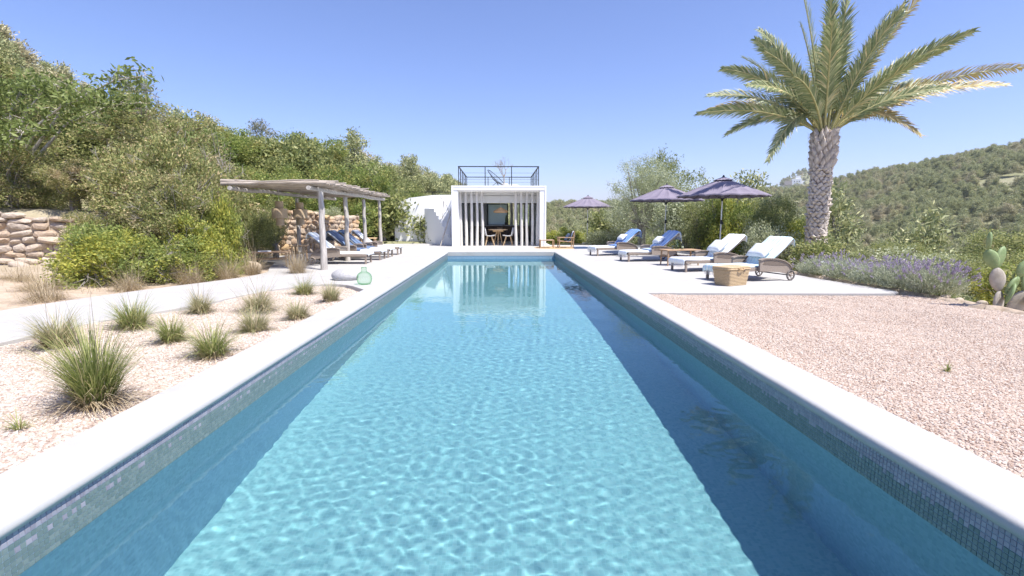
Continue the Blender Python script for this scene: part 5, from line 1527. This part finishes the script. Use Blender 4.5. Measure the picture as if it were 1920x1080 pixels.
def scatter(n, amin, amax, rmin, rmax, seed, smin, smax, clear=0.0):
    rs = np.random.RandomState(seed)
    a = np.radians(rs.uniform(amin, amax, n)); r = np.sqrt(rs.uniform(rmin ** 2, rmax ** 2, n))
    x, y = r * np.sin(a), r * np.cos(a)
    if clear:
        k = np.sin(x * .045 + 1.3) * np.sin(y * .038 + .4) + .5 * np.sin(x * .11 + y * .09)
        keep = k > -1 + clear + rs.normal(0, .2, n); x, y = x[keep], y[keep]
    z = height(x, y) - .15
    return np.stack([x, y, z], 1), rs.uniform(smin, smax, len(x))
P1, S1 = scatter(9000, 1, 74, 105, 470, 1, .62, 1.05, .06)
forest('woods', P1, S1, src, 'pine woods covering the valley and the hill at the right', 1)
P2, S2 = scatter(2000, -80, 0, 60, 190, 2, .5, .85)
forest('woods', P2, S2, src, 'pine woods on the hillside at the left', 2)
P3, S3 = scatter(3600, 0, 48, 850, 1500, 3, .9, 1.5)
forest('woods', P3, S3, src, 'wooded far ridge with the white house', 3)
P4, S4 = scatter(2200, 3, 74, 24, 105, 4, .4, .95)
k = (P4[:, 0] > 9.5) | (P4[:, 1] > 32); forest('undergrowth', P4[k], S4[k], [scr], 'dark undergrowth between the valley pines', 4)
P5, S5 = scatter(900, -56, -8, 26, 62, 5, .7, 1.4)
forest('undergrowth', P5, S5, [scr], 'scrub covering the slope behind the left shrubs', 5)

# white house on the far ridge
hx, hy = 950 * math.tan(R(30.72)), 950.0
hz = float(height(hx, hy))
t = thing('hill_house', 'tiny white and cream house on the far wooded ridge', 'house', (hx, hy, hz + 2), R(-25))
MB().box((0, 0, 4), (16, 12, 12)).build('wall', M['plaster'], t)
MB().box((-14, -1, 2.5), (12, 10, 8)).build('wing', M['stone_pale'], t)
MB().box((2, 0, 13), (8, 8, 6)).box((11, 0, 2), (6, 9, 8)).build('tower', M['plaster'], t)
for x in (-4, 0, 4): MB().box((x, -6.05, 5), (1.4, .2, 2.2)).build('window', M['dark_void'], t)

# ================================================================== PALM
random.seed(31)
PB = Vector((9.0, 14.0, -.45)); PTOP = 3.95     # local height of crown base above PB
palm = thing('palm_tree', 'tall date palm with patterned trunk and arching fronds', 'tree', tuple(PB))
def trunk_r(z): 
    t_ = z / PTOP
    return .275 - .02 * t_ + (.055 * max(0, (t_ - .72) / .28) if t_ < .95 else .055 - .5 * (t_ - .95)) + .05 * max(0, .12 - t_) / .12
MB().lathe([(trunk_r(z) - .035, z) for z in np.linspace(0, PTOP, 24)] + [(.1, PTOP + .25)], 24).build('trunk', M['palm_core'], palm)
# leaf-base scales
def scale_mesh(w, h, d):
    P = [(-w / 2, 0, 0), (0, 0, -h / 2), (w / 2, 0, 0), (0, 0, h / 2), (-w * .36, -d * .7, h * .02), (0, -d * .55, -h * .34), (w * .36, -d * .7, h * .02), (0, -d * 1.2, h * .36), (0, -d * 1.05, h * .05)]
    F = [(0, 1, 5, 4), (1, 2, 6, 5), (2, 3, 7, 6), (3, 0, 4, 7), (4, 5, 8), (5, 6, 8), (6, 7, 8), (7, 4, 8)]
    return MB().add(P, F).mesh('leaf_base', M['palm_bark'])
sms = [scale_mesh(.185, .15, .040), scale_mesh(.20, .135, .055), scale_mesh(.17, .165, .03), scale_mesh(.21, .12, .065)]
row = 0; z = .05
while z < PTOP * .80:
    n = 12; r_ = trunk_r(z) - .03
    for k in range(n):
        a = 2 * PI * (k + .5 * (row % 2)) / n + random.uniform(-.08, .08)
        s_ = random.uniform(.8, 1.18)
        obj('leaf_base', random.choice(sms), palm, loc=(r_ * math.cos(a), r_ * math.sin(a), z + random.uniform(-.025, .025)), rot=(random.uniform(-.22, .22), random.uniform(-.3, .3), a + PI / 2 + random.uniform(-.2, .2)), scale=(s_ * r_ / .30, s_ * random.uniform(.6, 1.4), s_))
    z += .085; row += 1
# older boots flaring below the crown
bm_ = scale_mesh(.15, .40, .07)
for k in range(64):
    z = PTOP * (.78 + .24 * k / 64); a = k * 2.39996; r_ = trunk_r(min(z, PTOP)) - .05
    s_ = random.uniform(.85, 1.25)
    obj('leaf_base', bm_, palm, loc=(r_ * math.cos(a), r_ * math.sin(a), z), rot=(random.uniform(.05, .35), random.uniform(-.15, .15), a + PI / 2), scale=(s_, s_ * 1.2, s_))
def frond(tip, sag, L_leaf, seed, dry=False, r0=.0, ctrl=None):
    tw = (.95 if abs(tip[0]) > abs(tip[1]) else .3) * (1 if seed % 2 else -1)
    """tip in local palm coordinates relative to the crown base; the rachis is a curve from the heart"""
    rs = np.random.RandomState(seed)
    T = Vector(tip); d0 = Vector((T.x, T.y, 0)); 
    st = Vector((T.x, T.y, 0)).normalized() * .12 if d0.length > .05 else Vector((0, 0, 0))
    c1 = Vector(ctrl) if ctrl else Vector((T.x * .42, T.y * .42, max(T.z, .3) * .62 + sag))
    N_ = 34; pts = []
    for i in range(N_):
        u = i / (N_ - 1); pts.append(st * (1 - u) ** 2 + c1 * 2 * u * (1 - u) + T * u * u)
    rach = MB().tube([tuple(p) for p in pts[::3] + [pts[-1]]], [.030 * (1 - .88 * (k / 12)) + .003 for k in range(len(pts[::3]) + 1)], 6)
    fo = rach.build('frond', M['rachis'], palm, loc=(0, 0, PTOP + .02))
    V = []; F = []
    nl = 104
    for side in (-1, 1):
        for k in range(nl):
            u = .16 + .84 * (k / (nl - 1)); f = u * (N_ - 1); i = min(N_ - 2, int(f)); p = pts[i].lerp(pts[i + 1], f - i)
            tg = (pts[min(N_ - 1, i + 1)] - pts[max(0, i - 1)]).normalized()
            upv = Vector((0, 0, 1)); sd = tg.cross(upv)
            if sd.length < .15: sd = tg.cross(Vector((1, 0, 0)))
            sd.normalize(); nv = sd.cross(tg).normalized(); ct, st_ = math.cos(tw), math.sin(tw); sd, nv = sd * ct + nv * st_, nv * ct - sd * st_
            l = L_leaf * (math.sin(PI * (.12 + .80 * u)) ** .7) * rs.uniform(.85, 1.1) * (1 if u < .9 else .8)
            ang = R(rs.normal(44, 6)) * (1 - .45 * u) + .1
            d = (tg * math.cos(ang) + (sd * side * .86 + nv * rs.uniform(.05, .45)) * math.sin(ang)).normalized()
            w = .025 * rs.uniform(.7, 1.3); wv = d.cross(nv).normalized()
            mid = p + d * l * .55 + Vector((0, 0, -.015 * l)); e = p + d * l + Vector((rs.normal(0, .03), rs.normal(0, .03), -.16 * l))
            b = len(V)
            V += [p + wv * w * .5, p - wv * w * .5, mid - wv * w * .55 + nv * .004, mid + wv * w * .55 + nv * .004, e]
            F += [(b, b + 1, b + 2, b + 3), (b + 3, b + 2, b + 4)]
    MB().add(V, F).build('leaflets', M['palm_dry' if dry else 'palm_leaf'], fo)
def ftip(px, py, Yd):   # world target given as X, Z read at a depth
    return None
FR = [  # tip x, y, z relative to crown base (metres), sag, leaflet length, dry
    (-3.75, -.5, .45, .55, .34, False), (-3.1, .5, 1.15, .55, .36, False), (-2.0, .2, 2.55, .15, .42, False), (-1.15, -.3, 3.75, -.1, .46, False),
    (.02, -.5, 3.55, -.2, .46, False), (2.35, -.3, 3.85, -.35, .42, True), (3.1, .3, 2.45, .0, .46, False), (5.4, -.3, 1.75, .55, .42, True),
    (2.55, -.9, 1.05, .35, .36, False), (-1.75, -.4, -.75, 1.15, .34, False), (3.9, .9, 1.65, .45, .42, False), (-2.6, 1.6, 1.0, .6, .36, True),
    (-1.5, 1.9, 2.6, .0, .44, False), (.8, 2.1, 3.0, -.1, .44, False), (2.1, 1.9, 2.3, .1, .42, False), (.9, -1.3, 2.9, -.1, .40, False), (-1.0, -1.5, 2.4, .1, .40, False),
    (1.7, -1.7, 1.7, .3, .38, False), (-1.9, -1.6, 1.1, .5, .36, False), (2.7, 1.5, 1.2, .45, .36, True), (-.3, 2.6, 1.4, .5, .38, False), (.45, .3, 3.2, -.2, .40, False), (-.55, .6, 3.1, -.15, .40, False),
    (-2.9, -1.3, .95, .7, .36, False), (-2.3, -.9, 1.9, .45, .38, False), (2.5, -1.5, 2.2, .3, .40, False), (4.2, -.8, 1.15, .6, .38, True), (3.3, 1.6, .7, .75, .36, False), (1.5, -.5, 3.1, 0, .42, False),
    (-1.6, .8, 3.0, .1, .42, False), (2.2, -.6, -.1, 1.0, .34, True), (-2.2, 1.2, .2, .9, .34, False), (1.2, 1.2, 3.4, 0, .42, False), (-.7, -.9, 3.3, 0, .42, False), (-2.9, .1, 1.75, .5, .40, False), (1.9, .5, 3.4, -.1, .42, False)]
# fibre and stubs round the crown base
qf = MB(); rf_ = random.Random(2)
for k in range(150):
    a = rf_.uniform(0, 6.28); z0 = PTOP * rf_.uniform(.80, 1.02); r_ = trunk_r(min(z0, PTOP)) - .02
    qf.tube([(r_ * math.cos(a), r_ * math.sin(a), z0), ((r_ + .05) * math.cos(a), (r_ + .05) * math.sin(a), z0 + rf_.uniform(-.02, .1)), ((r_ + rf_.uniform(.06, .16)) * math.cos(a + .1), (r_ + .12) * math.sin(a + .1), z0 + rf_.uniform(-.12, .22))], [.006, .004, .002], 4, cap=False)
qf.build('fibre', M['palm_bark'], palm)['kind'] = 'stuff'
#
for i, (x, y, z, sg, ll, dr) in enumerate(FR): frond((x, y, z), sg, ll * 1.32, 200 + i, dr)

# ================================================================== GRASSES
def tussock(loc, r, h, n, mat, label, seed, stems=0, group='ornamental grass tufts in the gravel', name='grass_tuft', wid=.0048, cat='grass tuft'):
    rs = np.random.RandomState(seed)
    def blades(n, r, h, wid, lean, br):
        a = rs.uniform(0, 2 * PI, n); q = np.sqrt(rs.uniform(0, 1, n)); base = np.stack([np.cos(a) * q * br, np.sin(a) * q * br, np.zeros(n)], 1)
        a2 = a + rs.normal(0, .7, n) + .35 * np.sin(a * 2 + seed); l = h * rs.uniform(.35, 1.2, n) * (1 + .25 * np.sin(a * 3 + seed * 1.7)); ln = np.clip(lean * (.25 + q * .9) * rs.uniform(.5, 1.4, n), 0, 1.35)
        d = np.stack([np.cos(a2), np.sin(a2), np.zeros(n)], 1)
        s = np.stack([-np.sin(a2), np.cos(a2), np.zeros(n)], 1) * (wid * rs.uniform(.7, 1.3, n))[:, None]
        rows = []
        for k, u in enumerate((0, .4, .75, 1.0)):
            ang = ln * (.35 + .9 * u)
            P = base + d * (l * u * np.sin(ang))[:, None] + np.array([0, 0, 1]) * (l * u * np.cos(ang))[:, None]
            w = (1, .9, .6, .12)[k]
            rows += [P - s * w / 2, P + s * w / 2]
        V = np.stack(rows, 1).reshape(-1, 3)
        b = (np.arange(n) * 8)[:, None]
        F = np.concatenate([b + np.array([0, 1, 3, 2]), b + np.array([2, 3, 5, 4]), b + np.array([4, 5, 7, 6])], 0)
        return V, F
    t = thing(name, label, cat, loc, 0, group)
    V, F = blades(n, r, h, wid, 1.0 * r / h * 1.15, r * .36)
    obj('blades', mesh_np('blades', V, F, mat), t)
    V, F = blades(n // 3, r, h * .6, wid, 1.3, r * .5); obj('dry_blades', mesh_np('dry_blades', V, F, M['straw_blade']), t)
    if stems:
        V, F = blades(stems * 2, r, h * 1.75, .0035, .6, r * .4); obj('seed_stems', mesh_np('seed_stems', V, F, M['straw_blade']), t)
G_, K_ = M['grass_green'], M['grass_grey']
zb = -.05
TUFTS = [(-2.68, 3.22), (-3.3, 4.94), (-2.58, 4.38), (-2.68, 5.35), (-4.31, 4.81), (-4.13, 5.57), (-4.0, 6.61), (-3.3, 6.75), (-2.55, 6.18), (-2.56, 7.45), (-3.25, 8.2)]
for (x, r, h, n, mt, st, lb) in [
    (TUFTS[0], .21, .47, 1500, G_, 14, 'largest green grass tuft nearest the camera in the gravel bed'),
    (TUFTS[1], .17, .27, 700, G_, 0, 'small dense green tuft behind the largest grass tuft'),
    (TUFTS[2], .20, .30, 800, G_, 14, 'green tuft leaning over the pool edge beside another'),
    (TUFTS[3], .22, .30, 750, K_, 16, 'greyish tuft close to the pool edge, behind the leaning one'),
    (TUFTS[4], .24, .36, 750, K_, 18, 'grey green tuft at the left next to the white path'),
    (TUFTS[5], .25, .36, 850, G_, 16, 'wide green tuft in front of the path bend'),
    (TUFTS[6], .23, .29, 650, K_, 22, 'greyish tuft just inside the path curve'),
    (TUFTS[7], .30, .33, 850, K_, 34, 'straw tinged tuft with tall seed stems in mid bed'),
    (TUFTS[8], .20, .25, 650, K_, 8, 'compact grey tuft hard against the pool edge'),
    (TUFTS[9], .19, .30, 650, K_, 12, 'tuft at the pool edge closest to the demijohn'),
    (TUFTS[10], .24, .30, 600, G_, 20, 'leafy tuft at the far end of the gravel bed')]:
    x, y = x
    tussock((x, y, zb), r, h, n, mt, lb, int(abs(x * 100 + y * 37)), st)
tussock((-2.79, 2.81, zb), .07, .12, 70, G_, 'tiny green weed sprouting in the pale gravel', 901, 0, None, 'weed', cat='weed')
tussock((3.63, 3.82, zb), .04, .07, 40, G_, 'tiny green weed sprouting in the pink gravel', 902, 0, None, 'weed', cat='weed')
# dry grasses behind the path
for i, (x, y, r, h, lb) in enumerate([(-6.9, 7.6, .5, .45, 'dry straw grass clump at the bend behind the path'), (-6.5, 8.75, .45, .42, 'dry straw grass clump before the yellow bushes'), (-5.95, 9.6, .42, .5, 'dry straw grass clump in the middle of the path edge'),
                                      (-5.65, 10.35, .40, .55, 'tall dry grass clump near the beige rock'), (-7.8, 8.5, .5, .4, 'dry grass clump on the earth bank left of the bushes'), (-8.9, 9.3, .5, .35, 'dry grass clump below the left stone wall'),
                                      (-5.55, 11.25, .35, .5, 'dry grass clump beside the low bench'), (-4.55, 11.2, .36, .52, 'reddish dry grass at the foot of the first pergola post'), (-7.2, 6.6, .45, .35, 'dry grass clump nearest the camera behind the path')]):
    tussock((x, y, float(height(x, y)) if x < -5.4 else 0.0), r, h, 420, M['straw_blade'], lb, 300 + i, 30, 'dry grass clumps along the path', 'dry_grass_clump', .004)
rs = np.random.RandomState(44); n = 5200
x = rs.uniform(-14, -6.2, n); y = rs.uniform(4.5, 12.5, n); k = (np.sin(x * 1.3) * np.sin(y * 1.1 + 1) + rs.normal(0, .5, n) > .1) & (x < -6.75 + .0 * y); x, y = x[k], y[k]; n = len(x)
z = height(x, y); l = rs.uniform(.06, .22, n); a = rs.uniform(0, 6.28, n); d = np.stack([np.cos(a) * .5, np.sin(a) * .5, np.ones(n)], 1) * l[:, None]; s = np.stack([-np.sin(a), np.cos(a), 0 * a], 1) * .003
B = np.stack([x, y, z - .01], 1); V = np.stack([B - s, B + s, B + d + s * .2, B + d - s * .2], 1).reshape(-1, 3)
tag(obj('dry_grass', mesh_np('dry_grass', V, np.arange(4 * n).reshape(n, 4), M['straw_blade'])), 'sparse dry grass on the earth bank left of the path', 'grass', kind='stuff')

# ================================================================== LAVENDER AND PRICKLY PEAR
def lavender(loc, r, h, label, seed, bloom=230):
    rs = np.random.RandomState(seed); t = thing('lavender', label, 'lavender', loc, 0, 'lavender bushes along the deck edge')
    n = 1500; a = rs.uniform(0, 6.28, n); q = np.sqrt(rs.uniform(0, 1, n)); el = (1 - q ** 2) ** .5
    top = np.stack([np.cos(a) * q * r, np.sin(a) * q * r, h * (.35 + .6 * el) * rs.uniform(.7, 1.05, n)], 1); base = top * np.array([.45, .45, .12])
    u = rs.uniform(.3, 1, (n, 1)); C = base + (top - base) * u
    bloom = int(bloom * .62)
    V, F = leaves(rs, C, 7, .035, .05, .008, up=1.0, out=.8, center=(0, 0, 0)); obj('foliage', mesh_np('foliage', V, F, M['lav_leaf']), t)
    mb = MB(); FC = []
    for _ in range(bloom):
        i = rs.randint(n); p0 = Vector(top[i]); dr = (Vector((top[i][0], top[i][1], h * .9)).normalized() + Vector(rs.normal(0, .12, 3))).normalized(); p1 = p0 + dr * rs.uniform(.10, .22)
        mb.tube([p0 * .8, p1], .0022, 3, cap=False)
        for kk in range(5): FC.append(tuple(p1 - dr * .011 * kk))
    mb.build('stalks', M['lav_leaf'], t)
    V, F = leaves(rs, np.array(FC), 4, .006, .020, .010, up=.6, center=(0, 0, 0)); obj('blooms', mesh_np('blooms', V, F, M['lav_bloom']), t)
for i, (x, y, r, h, lb, b) in enumerate([(7.05, 10.7, .5, .42, 'lavender bush nearest the palm foot', 120), (6.95, 9.75, .5, .42, 'lavender bush second from the palm', 150), (6.95, 8.9, .48, .42, 'lavender bush in the middle of the row', 160),
                                         (6.98, 8.35, .45, .45, 'lavender bush at the rounded deck corner', 210), (7.0, 7.75, .42, .46, 'most purple lavender bush at the gravel edge', 320), (7.7, 10.2, .5, .42, 'lavender bush behind the row, next to the palm', 120)]):
    lavender((x, y, max(float(height(x, y)), -.35)), r, h, lb, 500 + i, b)
# pale daisies between lavender
rs = np.random.RandomState(5); C = np.stack([rs.uniform(6.6, 7.1, 40), rs.uniform(8.9, 10.4, 40), rs.uniform(.16, .34, 40)], 1)
V, F = leaves(rs, C, 5, .012, .03, .016, up=.2, center=(7, 9, 0)); tag(obj('pale_flowers', mesh_np('pale_flowers', V, F, M['white_cloth'])), 'small pale pink flowers among the lavender', 'flowers', kind='stuff')

def cactus(loc, label):
    t = thing('prickly_pear', label, 'cactus', loc, 0)
    rnd = random.Random(3)
    def pad(p, w, h, az, tilt, lean, mat):
        n, m = 14, 8; V = []; th = .035
        for i in range(n + 1):
            u = i / n; prof = math.sin(PI * u ** .85) ** .62 * (.62 + .38 * u) if 0 < u < 1 else 0.02
            for k in range(m):
                a = 2 * PI * k / m
                V.append((math.cos(a) * w / 2 * prof, math.sin(a) * th * (prof ** .6), u * h))
        F = [(i * m + k, i * m + (k + 1) % m, (i + 1) * m + (k + 1) % m, (i + 1) * m + k) for i in range(n) for k in range(m)]
        o = MB().add(V, F, True).build('pad', M[mat], t, loc=p, rot=Euler((tilt, lean, az)))
        R3 = Euler((tilt, lean, az)).to_matrix()
        s = MB()
        for _ in range(26):
            u, a = rnd.uniform(.15, .95), rnd.choice((-1, 1)); xx = rnd.uniform(-.8, .8) * w / 2 * math.sin(PI * u ** .85) ** .62; y0 = a * th * .8
            s.tube([(xx, y0, u * h), (xx + rnd.uniform(-.01, .01), y0 + a * .03, u * h + rnd.uniform(-.01, .015))], .0012, 3, cap=False)
        s.build('spines', M['straw_blade'], o)
        return Vector(p) + R3 @ Vector((0, 0, h * .94))
    a = pad((0, 0, -.1), .26, .40, .2, 0, -.1, 'cactus_old')
    b = pad(tuple(a), .26, .36, -.2, .05, -.25, 'cactus_old')
    c = pad(tuple(b), .25, .33, .3, 0, .35, 'cactus')
    d = pad(tuple(b), .22, .30, -.5, .1, -.45, 'cactus')
    e = pad(tuple(d), .16, .26, .9, 0, -.15, 'cactus')
    f = pad(tuple(a + Vector((.06, -.03, -.05))), .24, .32, .4, .2, .55, 'cactus')
    g_ = pad(tuple(f), .2, .26, -.2, 0, .3, 'cactus')
    h_ = pad((.22, .05, -.1), .28, .42, -.4, 0, .35, 'cactus_old')
    i_ = pad(tuple(h_), .27, .38, .2, -.1, .15, 'cactus')
    j_ = pad(tuple(i_), .22, .3, -.3, 0, .4, 'cactus')
    k_ = pad((-.02, -.1, .12), .22, .3, 1.0, .3, .2, 'cactus')
    l_ = pad((.3, -.1, .1), .24, .34, .5, .15, .5, 'cactus')
cactus((7.05, 6.75, -.10), 'prickly pear with round green pads at the gravel edge')
# edging stones at the rim of the gravel
rk = random.Random(12)
for i, (x, y) in enumerate([(6.92, 7.22), (6.98, 6.92), (6.96, 7.5), (7.06, 6.3)]):
    s_ = rk.uniform(.045, .065)
    rock('edging_stone', (x, y, -.02), (s_ * 1.4, s_, s_ * .7), M['rock_beige'], 'small pale edging stone at the rim of the gravel terrace', 60 + i, .2, 3)['group'] = 'edging stones at the gravel rim'

# ================================================================== HAZE
zmin = float(Z.min()) if False else float(min(v.co.z for v in terrain.data.vertices)) - 1.0
zmax = float(max(v.co.z for v in terrain.data.vertices)) + 25.0
hm = bpy.data.materials.new('air'); hm.use_nodes = True; hn = hm.node_tree; hn.nodes.clear()
pv = hn.nodes.new('ShaderNodeVolumePrincipled'); pv.inputs['Color'].default_value = (.86, .90, .97, 1); pv.inputs['Density'].default_value = .00020; pv.inputs['Anisotropy'].default_value = .2
ho = hn.nodes.new('ShaderNodeOutputMaterial'); hn.links.new(pv.outputs[0], ho.inputs['Volume'])
hz_ = MB().box((0, 0, (zmin + zmax) / 2), (8700, 8700, zmax - zmin)).build('haze', hm)
tag(hz_, 'thin pale summer haze over the valley', 'haze', kind='stuff')
